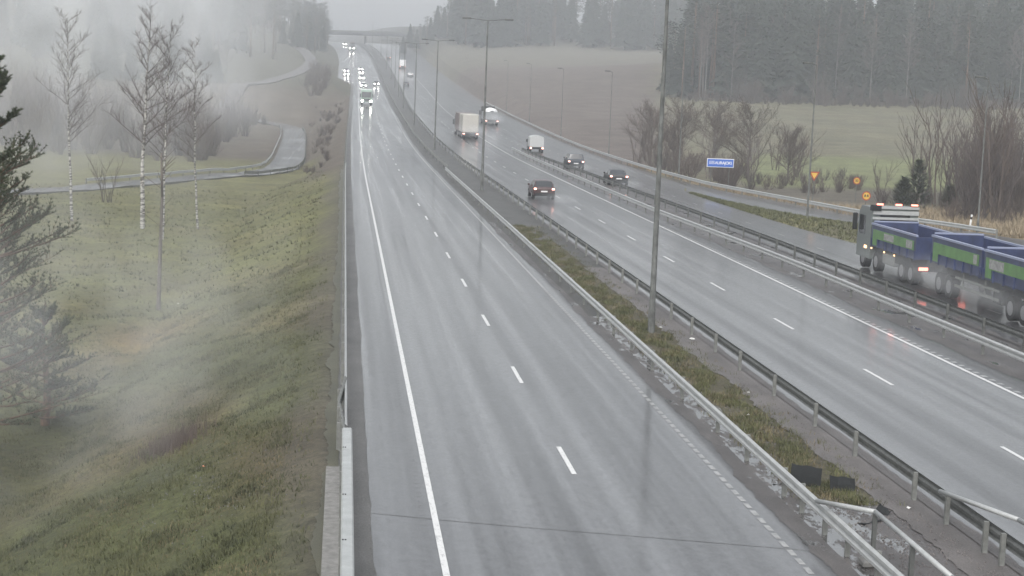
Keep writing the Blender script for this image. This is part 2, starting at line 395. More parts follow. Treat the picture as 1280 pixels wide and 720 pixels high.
strip('median_edge_puddles', 10.02, 10.75, 'puddle', -.013, ys=[y for y in YS if 24 <= y <= 66])
strip('median_edge_gravel', 9.75, 10.75, 'mgravel', -.012, ys=[y for y in YS if y >= 66])
strip('median_edge_grit', 9.5, 9.75, 'mgravel', .006, ys=[y for y in YS if y >= 84])
strip('median_gravel', 12.35, 13.35, 'gravel', -.012, ys=[y for y in YS if y <= 84])
strip('median_gravel', 12.35, 13.35, 'mgravel', -.012, ys=[y for y in YS if y >= 84])
strip('median_ground', 10.75, 12.35, 'ground', -.014, ys=[y for y in YS if 36 <= y <= 98])
strip('median_far_ground', 10.75, 12.35, 'mgravel', -.014, ys=[y for y in YS if y >= 98])
for o in (bpy.data.objects['median_ground'],):
    c = o.data.color_attributes.new('tint', 'FLOAT_COLOR', 'POINT'); c.data.foreach_set('color', [.07, .064, .04, 1]*len(o.data.vertices))
strip('median_wet_ground', 10.75, 12.35, 'bare', -.016, ys=[-80, -40, 0, 24, 28, 32, 36])
strip('separator_gravel', 22.4, 25.3, 'bare', -.016, ys=[y for y in YS if y < 232])
strip('merging_lane', 22.4, 33.0, 'asphalt', -.002, ys=[y for y in YS if y >= 225], sub=3)
rightc = pchip([-80, 60, 85, 100, 109, 120, 140, 149, 160, 232], [33, 32.3, 32, 31.5, 30.8, 30.5, 30.4, 30.6, 32.6, 33.0])
strip('slip_road', 25.3, rightc, 'asphalt', ys=[y for y in YS if y <= 232], sub=4)
rr_ = pchip([-80, 0, 50, 75, 90, 106, 121, 136, 152, 165], [110, 78, 62, 54, 49, 44.5, 41, 37.6, 34.3, 33])
rl_ = pchip([-80, 0, 50, 75, 88, 103, 116, 123, 135, 149], [104, 72, 56.5, 48.8, 44.5, 40, 37, 34.3, 32.0, 30.6])
b = MB(); ys = [y for y in YS if 20 <= y <= 148]+[149.]
b.add([p for Y in ys for p in (rp(rl_(Y), Y, .004), rp(rr_(Y), Y, .004))], [(2*i, 2*i+1, 2*i+3, 2*i+2) for i in range(len(ys)-1)])
b.add([p for Y in (149., 152., 156, 160., 165.) for p in (rp(min(30.6+(Y-149)*.2, 33), Y, .004), rp(rr_(Y), Y, .004))], [(2*i, 2*i+1, 2*i+3, 2*i+2) for i in range(4)])
tag(b.build('exit_road', 'asphalt'), kind='structure')
def ragged(name, u0, u1, a0, a1, m, y0, y1, h=.008, seed=1):
    r = random.Random(seed); b = MB(); vv = []; y = y0; k = 0; e0 = e1 = 0
    while y <= y1:
        e0 = .85*e0+.5*r.uniform(-1, 1)*a0; e1 = .85*e1+.5*r.uniform(-1, 1)*a1
        vv += [rp(u0+e0, y, h), rp(u1+e1, y, h)]; k += 1; y += .22 if y < 70 else .6
    b.add(vv, [(2*i, 2*i+1, 2*i+3, 2*i+2) for i in range(k-1)]); o = b.build(name, m); tag(o, kind='structure'); return o
ragged('left_verge_soil', -.26, .03, .12, .03, 'edgeg', 24, 170, .012, 12)
ragged('left_verge_grit', .30, .76, 0, .035, 'dirtstrip', 24, 170, .006, 2)
ragged('median_edge_mud', 9.55, 9.86, .10, .04, 'bare', 24, 110, .007, 4)
ragged('median_gravel', 13.22, 13.48, .0, .06, 'gravel', 24, 110, .006, 5)
ragged('median_gravel', 12.2, 12.5, .14, .02, 'gravel', 30, 84, .004, 6)
ragged('median_edge_mud', 10.6, 10.85, .02, .12, 'bare', 24, 98, .003, 7)
ragged('separator_gravel', 22.15, 22.5, .12, .02, 'bare', 40, 200, .007, 8)
ragged('separator_gravel', 25.2, 25.5, .02, .12, 'bare', 40, 200, .007, 9)
# side path in the hollow
PATH = [(-70, 128, -3.5), (-48, 146, -3.5), (-30, 168, -3.5), (-22, 185, -3.5), (-15.5, 200, -3.5), (-10, 211, -3.5), (-8.0, 222, -3.5), (-7.6, 240, -3.5), (-7.9, 262, -3.5), (-8.6, 295, -3.5), (-9.3, 328, -3.5), (-10.8, 365, -3.4), (-13, 390, -3.4), (-18, 404, -3.4), (-30, 412, -3.3)]
def smooth(pts, n=6):
    out = []
    P = [Vector(p) for p in pts]
    for i in range(len(P)-1):
        p0, p1, p2, p3 = P[max(i-1, 0)], P[i], P[i+1], P[min(i+2, len(P)-1)]
        for k in range(n):
            t = k/n
            out.append(.5*((2*p1)+(p2-p0)*t+(2*p0-5*p1+4*p2-p3)*t*t+(3*p1-p0-3*p2+p3)*t**3))
    return out+[P[-1]]
def ribbon(name, pts, w, m, lift=.06, conform=True, th=.0):
    P = smooth(pts); b = MB(); prof = [-w/2, -w/4, 0, w/4, w/2]; vv = []
    for i, p in enumerate(P):
        d = P[min(i+1, len(P)-1)]-P[max(i-1, 0)]; d.z = 0; d.normalize(); s = Vector((d.y, -d.x, 0))
        z = (max(ground_z((p+s*k).x, (p+s*k).y) for k in prof)+lift) if conform else p.z
        vv += [Vector((p.x, p.y, z))+s*k for k in prof]
    b.add(vv, [(i*5+k, i*5+k+1, i*5+6+k, i*5+5+k) for i in range(len(P)-1) for k in range(4)])
    # shoulders of the path reach into the ground
    n = len(P)
    for e in (0, 4):
        b.add([q for i in range(n) for q in (vv[i*5+e], vv[i*5+e]-Vector((0, 0, 1.6)))], [(2*i, 2*i+1, 2*i+3, 2*i+2) for i in range(n-1)])
    o = b.build(name, m); tag(o, kind='structure'); return o, P
_, PP = ribbon('path', PATH, 4.2, 'asphalt')
S = [A(250, 108, 400), A(300, 103, 430), A(345, 99, 480), A(376, 89, 540), A(389, 78, 590), A(386, 68, 640), A(374, 60, 690), A(364, 51, 740)]
ribbon('side_road', S, 4.2, 'gravel', lift=.25)
bank = [A(395, 96, 470), A(420, 92, 520), A(436, 88, 560)]

# road markings
mk = MB()
def mark(b, u0, u1, y0, y1, h=.006, n=1):
    for i in range(n):
        a, c = y0+(y1-y0)*i/n, y0+(y1-y0)*(i+1)/n
        b.add([rp(u0, a, h), rp(u1, a, h), rp(u1, c, h), rp(u0, c, h)], [(0, 1, 2, 3)])
for k in range(-2, 62): y = 40.15+12*k; mark(mk, 5.54, 5.66, y-1.5, y+1.5)
for k in range(-3, 62): y = 52.8+12*k; mark(mk, 17.42, 17.54, y-1.5, y+1.5)
for i in range(len(YS)-1):
    if YS[i] >= 0:
        mark(mk, 2.03, 2.16, YS[i], YS[i+1]); mark(mk, 20.92, 21.06, YS[i], YS[i+1])
tag(mk.build('road_markings', 'paint'), kind='structure')
wk = MB()
y = 30.0
while y < 75: mark(wk, 9.02, 9.14, y, y+.42); y += .62
for i in range(len(YS)-1):
    if YS[i] >= 75 or YS[i] < 30: mark(wk, 9.03, 9.13, YS[i], YS[i+1])
    if YS[i] > 0: mark(wk, 13.95, 14.03, YS[i], YS[i+1])
    if YS[i] >= 225: pass
y = 44.0
while y < 110: mark(wk, 21.12, 21.32, y, y+.3); y += .7
for k in range(0, 22): mark(wk, 28.0, 28.1, 60+9*k, 61.5+9*k)
for k in range(0, 40): mark(wk, 24.9, 25.05, 245+9*k, 248+9*k)
tag(wk.build('worn_road_markings', 'wornpaint'), kind='structure')
rb = MB(); y = 34.0
while y < 120: mark(rb, 1.78, 1.88, y, y+.12, .003); y += .4
tag(rb.build('rumble_strip', mat('milled_groove', (.07, .07, .072), .4, coat=.6)), kind='structure')
jn = MB(); pts = [(.3, 35.1), (2.15, 34.42), (3.8, 33.9), (5.6, 33.38), (7.4, 32.85), (9.34, 32.27), (9.75, 32.1)]
for (a, ya), (c, yc) in zip(pts, pts[1:]): jn.add([rp(a, ya-.012, .005), rp(c, yc-.012, .005), rp(c, yc+.014, .005), rp(a, ya+.010, .005)], [(0, 1, 2, 3)])
tag(jn.build('road_joint', 'dirtstrip'), kind='structure')
strip('concrete_kerb', -.22, .22, 'concrete', .10, ys=[-20, 0, 20, 28, 34, 38.8])
kb = MB(); kb.extrude([(-.22, -.4), (.22, -.4), (.22, .099), (-.22, .099)], [rp(0, y) for y in (-20, 0, 20, 28, 34, 38.8)]); tag(kb.build('concrete_kerb', 'concrete'), kind='structure')
bpy.data.objects.remove(bpy.data.objects['concrete_kerb'])

# ------------------------------------------------------------------ guardrails
WB = [(0, .34), (.05, .37), (.05, .43), (.0, .47), (0, .51), (.05, .55), (.05, .61), (0, .65), (-.012, .65), (.035, .605), (.035, .555), (-.015, .515), (-.015, .465), (.035, .425), (.035, .375), (-.012, .34)]
post_bm = MB(); post_bm.box(-.05, .05, -.035, .035, -.5, .66)
post_me = None
def guardrail(label, pts, side, post_y, m_rail='galv', m_post='galv', prof=WB, h=0.0, name='guardrail', cat='guardrail', post_w=1.0):
    """pts: world points of the post line on the ground; side=+1 beam on the right of travel, -1 on the left"""
    o = pts[len(pts)//2]; t = thing(name, label, cat, o, group='crash barriers along the motorway')
    pr = [((.07+x)*side, z+h) for x, z in prof]
    b = MB().extrude(pr, [Vector(p)-o for p in pts]); b.build('rail', m_rail, t)
    first = None
    for p in post_y:
        if first is None:
            q = MB(); q.box(-.05*post_w, .05*post_w, -.04, .04, -.5, .64+h); first = q.build('post', m_post, t); c = first
        else:
            c = first.copy(); C.objects.link(c); c.parent = t
        c.location = Vector(p)-o
    return t
def line(u, y0, y1):
    ys = [y for y in YR if y0 < y < y1]; ys = [y0]+ys+[y1]
    f = u if callable(u) else (lambda Y: u)
    return [rp(f(y), y) for y in ys]
def posts(u, ys): 
    f = u if callable(u) else (lambda Y: u)
    return [rp(f(y), y) for y in ys]
near1 = [26, 28, 30, 31.9, 33.5, 35.3, 36.8, 40.4, 43.75, 48.56, 53.5]+[57.5+4*k for k in range(28)]
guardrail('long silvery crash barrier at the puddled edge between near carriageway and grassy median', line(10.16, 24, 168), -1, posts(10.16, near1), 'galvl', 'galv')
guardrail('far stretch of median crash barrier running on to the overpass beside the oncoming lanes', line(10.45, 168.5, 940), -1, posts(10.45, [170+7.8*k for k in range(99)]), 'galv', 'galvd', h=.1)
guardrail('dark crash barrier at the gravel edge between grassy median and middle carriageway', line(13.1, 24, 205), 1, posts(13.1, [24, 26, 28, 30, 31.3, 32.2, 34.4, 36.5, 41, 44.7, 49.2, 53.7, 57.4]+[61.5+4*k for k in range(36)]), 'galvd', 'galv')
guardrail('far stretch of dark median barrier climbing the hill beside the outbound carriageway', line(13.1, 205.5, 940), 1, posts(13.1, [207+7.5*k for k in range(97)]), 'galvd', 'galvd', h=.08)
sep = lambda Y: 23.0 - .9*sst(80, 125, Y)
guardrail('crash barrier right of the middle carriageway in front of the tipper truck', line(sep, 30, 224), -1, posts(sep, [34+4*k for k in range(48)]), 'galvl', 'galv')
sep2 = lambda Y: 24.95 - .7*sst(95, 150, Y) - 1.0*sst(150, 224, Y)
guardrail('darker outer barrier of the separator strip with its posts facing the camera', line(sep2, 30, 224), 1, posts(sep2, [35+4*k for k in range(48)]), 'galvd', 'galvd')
R5 = [(33.6, 420), (33.6, 380), (33.4, 330), (33.3, 253), (33.2, 200), (33.5, 161), (34.6, 148), (36.9, 131), (38.6, 120), (41.2, 112), (42.6, 106.5)]
r5w = [Vector((x+xc(y), y, zr(y)+CROSS*x)) for x, y in R5[::-1]]
r5s = smooth(r5w, 4)
def along(P, step):
    out = []; acc = 0
    for a, b_ in zip(P, P[1:]):
        L_ = (b_-a).length; d = acc
        while d < L_: out.append(a+(b_-a)*(d/L_)); d += step
        acc = d-L_
    return out
pp = along(r5s, 4)[:98]
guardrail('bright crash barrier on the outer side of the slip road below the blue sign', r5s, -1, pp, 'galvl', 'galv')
lf = lambda Y: .14 + .0*Y
guardrail('thin crash barrier on the left edge above the green slope', line(lf, 41, 172), 1, posts(lf, [42+4*k for k in range(33)]), 'galvl', 'galv')
guardrail('raised farther crash barrier on the left edge above the path', line(.1, 170, 330), 1, posts(.1, [171+4*k for k in range(40)]), 'galv', 'galvd', h=.12)
BX = [(-.02, .50), (.16, .50), (.19, .53), (.19, .70), (.16, .73), (-.02, .73), (-.05, .70), (-.05, .53)]
g0 = guardrail('wide pale box beam barrier above the concrete kerb at lower left', [rp(.1, 15), rp(.1, 28), rp(.11, 35), rp(.11, 40.2)], 1, posts(.14, [16+2*k for k in range(13)]), 'galvb', 'galv', prof=BX)
bt = MB()
for yy in (30.2, 33.6, 38.0):
    for dx in (.14, .19): bt.tube(rp(dx+.02, yy, .73)-g0.location, rp(dx+.02, yy, .745)-g0.location, .018, n=6)
bt.build('bolt', 'black', g0)
guardrail('low end section joining pale box beam to thin left barrier', [rp(.11, 40.2), rp(.02, 42.5), rp(-.05, 44), rp(.14, 47.5)], 1, posts(.05, [41, 43, 45.5]), 'galv', 'galv', h=.05)
# path barriers in the hollow
def off(P, d):
    out = []
    for i, p in enumerate(P):
        q = P[min(i+1, len(P)-1)]-P[max(i-1, 0)]; q.z = 0; q.normalize(); n = Vector((q.y, -q.x, 0))
        w = Vector(p)+n*d; w.z = max(ground_z(w.x, w.y), ground_z(p.x, p.y))-.02; out.append(w)
    return out
pl = off([p for p in PP if -25 < p.x and p.y < 378], -2.6)
pr_ = off([p for p in PP if -14 < p.x and p.y < 370], 2.3)
guardrail('pale barrier on the wooded side of the curving path in the hollow', pl, 1, along(pl, 3), 'galvl', 'galvd')
guardrail('grey barrier between the curving path and the motorway embankment', pr_, -1, along(pr_, 3), 'galv', 'galvd')

# pipe handrails near the lower right corner
def handrail(label, pts, post_at, base=False):
    o = Vector(pts[len(pts)//2]); t = thing('handrail', label, 'handrail', o, group='pipe handrails at the bridge')
    bm = MB()
    for a, b_ in zip(pts, pts[1:]): bm.tube(Vector(a)-o, Vector(b_)-o, .05, n=10)
    bm.build('rail', 'galvl', t, True)
    for p in post_at:
        q = MB().box(-.04, .04, -.04, .04, 0, p[3]-p[2]); c = q.build('post', 'galvd', t); c.location = Vector(p[:3])-o
        if base:
            s = MB().box(-.24, .24, -.2, .2, 0, .12, .02).build('footing', 'concrete', t); s.location = Vector(p[:3])-o
            bb = MB()
            for dx in (-.12, .12):
                for dy in (-.1, .1): bb.tube((dx, dy, .12), (dx, dy, .17), .02, n=6)
            bb.build('bolt', 'galvl', s); base = False
    return t
g = lambda x, y: zr(y)+CROSS*x
handrail('pipe handrail bending away from the near median barrier, black debris below its start', [(9.95, 33.4, .72), (10.5, 31.25, 1.06), (10.45, 26.9, 1.06), (10.4, 20, 1.06)],
         [(10.5, 31.25, g(10, 31), 1.06), (10.48, 29.0, g(10, 29), 1.06), (10.44, 26.9, g(10, 27), 1.06)], True)
handrail('pipe handrail sloping out past the right median barrier at the frame edge', [(12.95, 34.4, .72), (13.3, 31.0, 1.0), (13.6, 27.5, 1.06), (13.6, 20, 1.06)], [(13.6, 27.5, g(13, 27), 1.06), (13.6, 24, g(13, 24), 1.06)])

# ------------------------------------------------------------------ lamp posts
def lamp(label, loc, H, arms, group, rot=0, al=1.5, rad=.12):
    t = thing('street_lamp', label, 'street lamp', loc, rot, group)
    MB().tube((0, 0, -.3), (0, 0, H), rad, rad*.45, 12, False).build('pole', 'polem', t, True)
    MB().tube((0, 0, -.3), (0, 0, .9), rad+.02, rad+.008, 12, False).build('pole_foot', 'polem', t, True)
    for s in arms:
        MB().tube((0, 0, H-.05), (s*al, 0, H+.1), .035, .03, 8).build('arm', 'galvd', t)
        MB().box(*sorted((s*(al-.1), s*(al+.65))), -.13, .13, H+.03, H+.17, .03).build('lamp_head', 'galvd', t)
    return t
GM = 'double armed lamp posts down the median'
l1 = lamp('tall grey lamp post rising out of the frame from the grassy median', rp(11.64, 61.9, -.02), 14.3, (-1, 1), GM)
labs = ['double armed lamp post in the median behind the dark red car', 'third median lamp post counted from the camera, left of the pale trailer', 'fourth median lamp post counted from the camera, above the oncoming lorry',
        'fifth median lamp post counted from the camera, thin and misty'] + ['faint median lamp post far off near the overpass']*6
for i, Y in enumerate([143, 224, 300, 375, 450, 525, 600, 690, 790, 880]):
    dup(l1, rp(11.75, Y, -.02), label=labs[i], group=GM if i < 4 else 'faint far median lamp posts')
GR = 'single lamp posts along the slip road'
l2 = lamp('lamp post on the grass island left of the yield sign', rp(33.95, 121, -.05), 11.2, (-1,), GR, 0, .35, .082)
l3 = dup(l2, Vector((43.5, 112, ground_z(43.5, 112)-.05)), label='lamp post at the dry reeds beside the white marker post', scale=.94)
for Y, x, lb in [(171, 34.4, 'lamp post behind the outer barrier left of the blue sign'), (220, 34.6, 'lamp post standing against the brown field above the small estate car'), (270, 34.4, 'fainter lamp post against the field right of the pale lorry'), (320, 34.4, 'misty roadside lamp post beyond the pale lorry'), (372, 34.6, 'very faint outermost roadside lamp post on the right')]:
    dup(l2, Vector((x+xc(Y)-.2, Y, ground_z(x+xc(Y), Y)-.1)), label=lb)

# ------------------------------------------------------------------ signs
def textmesh(s, size, name, m, parent, loc, rot=(R(90), 0, 0)):
    cu = bpy.data.curves.new(name, 'FONT'); cu.body = s; cu.size = size; cu.extrude = .004; cu.align_x = 'CENTER'; cu.align_y = 'CENTER'; cu.offset = size*.018; cu.space_character = .9
    o = bpy.data.objects.new('tmp', cu); C.objects.link(o); dg = bpy.context.evaluated_depsgraph_get()
    me = bpy.data.meshes.new_from_object(o.evaluated_get(dg)); bpy.data.objects.remove(o); me.materials.clear(); me.materials.append(M[m])
    q = bpy.data.objects.new(name, me); C.objects.link(q); q.parent = parent; q.location = loc; q.rotation_euler = rot; return q
def disc(b, r, y, n=32, th=.01, cz=0, cx=0):
    return b.tube((cx, y, cz), (cx, y+th, cz), r, r, n)
gz = lambda x, y: ground_z(x, y)
x0, Yb = 37.3, 165
pc = at(900.5, 203.8, Yb); t = thing('river_name_sign', 'wide blue river name sign with white border reading AURAJOKI', 'road sign', (pc.x, Yb, gz(pc.x, Yb)), R(-3))
zc = pc.z-t.location.z; w, h = 1.34, .43
MB().box(-w, w, 0, .03, zc-h, zc+h, .008).build('border', 'white', t)
MB().box(-w+.06, w-.06, -.012, -.002, zc-h+.06, zc+h-.06).build('panel', 'blue', t)
textmesh('AURAJOKI', .40, 'lettering', 'white', t, (.30, -.02, zc))
wv = MB()
for r_ in range(3):
    for k in range(4):
        xx = -1.14+k*.14; zz = zc-.13+r_*.12
        wv.box(xx, xx+.07, -.024, -.014, zz, zz+.045); wv.box(xx+.07, xx+.14, -.024, -.014, zz+.03, zz+.075)
wv.build('river_symbol', 'white', t)
for sx in (-.9, .9): MB().tube((sx, .05, -.4), (sx, .05, zc+h*.8), .04, n=8).build('post', 'galvd', t)
pc = at(1018, 218.6, 133); t = thing('yield_sign', 'red bordered yellow yield triangle on a post beside the ramp', 'road sign', (pc.x, 133, gz(pc.x, 133)), 0)
zc = pc.z-t.location.z
for nm, s, y, m in (('border', .43, 0, 'red'), ('face', .27, -.012, 'yellow')):
    a = [(-s, s*.577), (s, s*.577), (0, -s*1.155)]
    MB().add([(x, y, zc+z) for x, z in a]+[(x, y+.01, zc+z) for x, z in a], [(0, 2, 1), (3, 4, 5), (0, 1, 4, 3), (1, 2, 5, 4), (2, 0, 3, 5)]).build(nm, m, t)
MB().tube((0, .05, -.4), (0, .05, zc+.2), .035, n=8).build('post', 'galvd', t)
def roundsign(label, u, v, Y, r, sym):
    pc = at(u, v, Y); t = thing('prohibition_sign', label, 'road sign', (pc.x, Y, gz(pc.x, Y)))
    zc = pc.z-t.location.z
    disc(MB(), r, 0, cz=zc).build('border', 'red', t); disc(MB(), r*.76, -.012, cz=zc).build('face', 'yellow', t)
    if sym == 'cars':
        for sx, nm in ((-1, 'red'), (1, 'black')):
            b = MB(); c = sx*r*.3
            b.box(c-r*.2, c+r*.2, -.022, -.012, zc-r*.12, zc+r*.12); b.box(c-r*.14, c+r*.14, -.022, -.012, zc+r*.12, zc+r*.34)
            b.box(c-r*.2, c-r*.1, -.022, -.012, zc-r*.28, zc-r*.12); b.box(c+r*.1, c+r*.2, -.022, -.012, zc-r*.28, zc-r*.12)
            b.build('car_symbol', 'black', t)
    else: textmesh(sym, r*.95, 'lettering', 'black', t, (0, -.02, zc))
    MB().tube((0, .05, -.4), (0, .05, zc+r*.5), .035, n=8).build('post', 'galvd', t)
roundsign('round yellow and red no overtaking sign just above the tipper cab', 1083, 245, 124, .34, 'cars')
roundsign('smaller looking round yellow speed limit sign before the light green field', 1071, 226, 150, .33, '50')
pc = Vector((42.0, 112.0, gz(42.0, 112))); pq = at(1212, 284, 113.5)
t = thing('marker_post', 'white roadside marker post with dark band by the dry reeds', 'marker post', (pq.x, 113.5, gz(pq.x, 113.5)), R(0))
MB().box(-.06, .06, -.03, .03, -.2, .78).build('post', 'white', t); MB().box(-.061, .061, -.031, .031, .78, .95).build('band', 'black', t); MB().box(-.06, .06, -.03, .03, .951, 1.12).build('cap', 'white', t)
t.rotation_euler = (0, R(5), 0)

# ------------------------------------------------------------------ cars
def wheel(parent, x, y, r, w):
    ty = MB().tube((x-w/2, y, r), (x+w/2, y, r), r, r, 20).build('tyre' if False else 'wheel', 'dark', parent)
    MB().tube((x-w/2-.01, y, r), (x+w/2+.01, y, r), r*.58, r*.58, 14).build('rim', 'chrome', ty)
    return ty
def car(label, loc, paint, kind='hatch', rz=0, lights='tail', group=None, cat='car'):
    """local +Y is the direction of travel"""
    t = thing('passenger_car', label, cat, loc, rz, group)
    if kind == 'suv': L_, H, W, belt, zb = 4.5, 1.72, .93, 1.08, .34
    elif kind == 'sedan': L_, H, W, belt, zb = 4.7, 1.45, .90, .97, .26
    else: L_, H, W, belt, zb = 4.25, 1.50, .88, .98, .27
    if kind == 'sedan': st = [(0, .93, .55, .93), (.05, .97, .50, .97), (.75, 1.0, .52, 1.01), (1.35, .52, 0, H-.06), (1.7, .5, 0, H), (2.6, .5, 0, H-.02), (3.5, .5, 0, .99), (4.3, .0, 0, .86), (4.62, 0, 0, .74), (4.7, 0, 0, .58)]
    ys = {'hatch': [0, .06, .18, .62, 1.0, 2.0, 2.5, 3.3, 4.0, 4.2, 4.25], 'suv': [0, .06, .14, .42, .9, 2.1, 2.7, 3.4, 4.2, 4.45, 4.5], 'sedan': [0, .06, .75, 1.35, 1.8, 2.4, 2.75, 3.6, 4.4, 4.65, 4.7]}[kind]
    rz_ = {'hatch': [.80, .95, 1.0, H-.07, H, H-.01, H-.06, 1.0, .84, .72, .55], 'suv': [.85, 1.05, 1.10, H-.07, H, H, H-.06, 1.12, .98, .84, .6], 'sedan': [.80, .98, 1.03, H-.09, H, H-.01, H-.05, 1.0, .84, .72, .55]}[kind]
    gh = [0, 0, 0, 1, 1, 1, 1, 0, 0, 0, 0]   # greenhouse present
    ww = [.90, .96, .985, 1, 1, 1, 1, .99, .95, .86, .78]
    rows = []
    for y, zt, g_, wf in zip(ys, rz_, gh, ww):
        w = W*wf; bz = belt if g_ else min(belt, zt-.03)
        half = [(w*.80, zb), (w*.97, zb+.08), (w, zb+.30), (w, bz-.12), (w*.965, bz)]
        if g_: half += [(w*.80, zt-.10), (w*.72, zt-.02), (w*.35, zt+.015)]
        else: half += [(w*.90, zt-.012), (w*.78, zt), (w*.35, zt+.015)]
        row = [(-x, y, z) for x, z in half]+[(x, y, z) for x, z in reversed(half)]
        rows.append(row)
    n = len(rows[0]); V = sum(rows, []); body, side, rear, front = [], [], [], []
    for i in range(len(rows)-1):
        for k in range(n):
            f = (i*n+k, i*n+(k+1)%n, (i+1)*n+(k+1)%n, (i+1)*n+k)
            if k in (4, n-6) and (gh[i] and gh[i+1] or (i == 2) or (i == 6)): side.append((f, k))
            elif k in (6, 7, 8) and i == 2: rear.append(f)
            elif k in (6, 7, 8) and i == 6: front.append(f)
            else: body.append(f)
    body += [tuple(range(n))[::-1], tuple((len(rows)-1)*n+k for k in range(n))]
    def sub(faces, name, m, par, sm=True):
        idx = sorted({i for f in faces for i in f}); mp = {a: j for j, a in enumerate(idx)}
        return MB().add([V[a] for a in idx], [tuple(mp[a] for a in f) for f in faces]).build(name, m, par, sm)
    bo = sub(body, 'body', paint, t, False)
    sub(rear, 'rear_window', 'glass', t, False); sub(front, 'windscreen', 'glass', t, False)
    sub([f for f, k in side if k == 4], 'side_window', 'glass', t, False); sub([f for f, k in side if k != 4], 'side_window', 'glass', t, False)
    MB().box(-W*.88, W*.88, -.06, .12, zb, zb+.26, .04).build('bumper', 'plastic', t)
    MB().box(-W*.8, W*.8, L_-.12, L_+.04, zb, zb+.24, .04).build('bumper', 'plastic', t)
    MB().box(-.26, .26, -.075, -.05, .60, .71).build('number_plate', 'white', t)
    for s in (-1, 1):
        a, b_ = sorted((s*W*.70, s*W*.93))
        MB().box(a, b_, -.035, .06, .78, .92, .02).build('tail_light', 'tailw' if lights == 'tail' else 'red', t)
        a, b_ = sorted((s*W*.5, s*W*.86))
        MB().box(a, b_, L_-.14, L_+.02, .58, .74, .02).build('headlight', 'head' if lights == 'head' else 'glass', t)
        a, b_ = sorted((s*W*.99, s*(W+.17)))
        MB().box(a, b_, L_*.62, L_*.62+.14, belt-.02, belt+.14, .03).build('mirror', paint, t)
        for y in (.8, L_-.85): wheel(t, s*(W-.09), y, .33, .22)
    return t
p_mar = mat('dark_maroon_paint', (.035, .008, .008), .35, coat=.3); p_blk = mat('black_car_paint', (.010, .010, .011), .35, coat=.3)
p_nvy = mat('navy_grey_paint', (.018, .026, .038), .35, coat=.3); p_wht = mat('white_car_paint', (.7, .7, .7), .3, coat=1); p_sil = mat('silver_paint', (.35, .36, .37), .3, .3, coat=1)
def onroad(u, Y): return rp(u, Y, .005)
car('dark maroon hatchback driving away in the middle carriageway with lit tail lights', onroad(15.9, 133.0), p_mar, 'hatch')
car('black saloon driving away on the slip road behind the separator barrier', onroad(25.45, 155), p_blk, 'sedan', R(-1))
car('dark blue grey off roader ahead of the black saloon on the slip road', onroad(25.3, 184), p_nvy, 'suv', R(-1))

# small white box van (seen from behind) ahead of the off roader
def boxvan(label, loc, L_=3.4, W=1.0, z0=.75, z1=2.35, cab='dark', boxm='white', rz=0, group=None, lights='tail', cabm=None, round_top=False):
    t = thing('box_van', label, 'van', loc, rz, group)
    b = MB()
    if round_top:
        pr = [(-W, z0), (W, z0)]+[(W*math.cos(a)*1.0, z1-.35+.35*math.sin(a)) for a in np.linspace(0, math.pi, 9)]
        b.add([(x, 0, z) for x, z in pr]+[(x, L_, z) for x, z in pr], [tuple(range(len(pr)))[::-1], tuple(range(len(pr), 2*len(pr)))]+[(k, (k+1) % len(pr), len(pr)+(k+1) % len(pr), len(pr)+k) for k in range(len(pr))])
    else: b.box(-W, W, 0, L_, z0, z1, .05)
    b.build('cargo_box', boxm, t)
    MB().box(-W*.9, W*.9, -.05, L_, z0-.3, z0-.02, .03).build('chassis', 'plastic', t)
    c = MB(); y0, y1, y2 = L_+.08, L_+1.1, L_+2.0; w = W*.92
    c.add([(-w, y0, .4), (-w, y2, .4), (-w, y2, 1.1), (-w, y1+.35, 1.25), (-w, y1, 2.0), (-w, y0, 2.05), (w, y0, .4), (w, y2, .4), (w, y2, 1.1), (w, y1+.35, 1.25), (w, y1, 2.0), (w, y0, 2.05)],
          [(0, 1, 2, 3, 4, 5), (11, 10, 9, 8, 7, 6), (0, 6, 7, 1), (1, 7, 8, 2), (2, 8, 9, 3), (4, 10, 11, 5), (5, 11, 6, 0), (3, 9, 10, 4)])
    c.build('cab', cabm or p_blk, t)
    MB().add([(-w*.92, y1+.36, 1.29), (w*.92, y1+.36, 1.29), (w*.92, y1+.03, 1.96), (-w*.92, y1+.03, 1.96)], [(0, 1, 2, 3)]).build('windscreen', 'glass', t)
    for s in (-1, 1):
        MB().box(*sorted((s*(w+.002), s*(w+.012))), y0+.25, y1+.1, 1.3, 1.85).build('side_window', 'glass', t)
        MB().box(*sorted((s*(w+.02), s*(w+.22))), y1, y1+.12, 1.3, 1.65, .02).build('mirror', 'plastic', t)
        MB().box(*sorted((s*W*.7, s*W*.95)), -.08, -.051, z0-.25, z0-.06).build('tail_light', 'tailw' if lights == 'tail' else 'red', t)
        MB().box(*sorted((s*W*.55, s*W*.85)), y2-.02, y2+.04, .65, .85, .01).build('headlight', 'head' if lights == 'head' else 'glass', t)
        for y in (.7, L_+1.3): wheel(t, s*(W-.15), y, .36, .24)
    return t
boxvan('small van with rounded white cargo box driving away beyond the separator barrier', onroad(25.2, 223), 2.7, .95, .8, 2.3, boxm=mat('grey_white_box', (.42, .43, .43), .5), round_top=True, rz=R(-1))

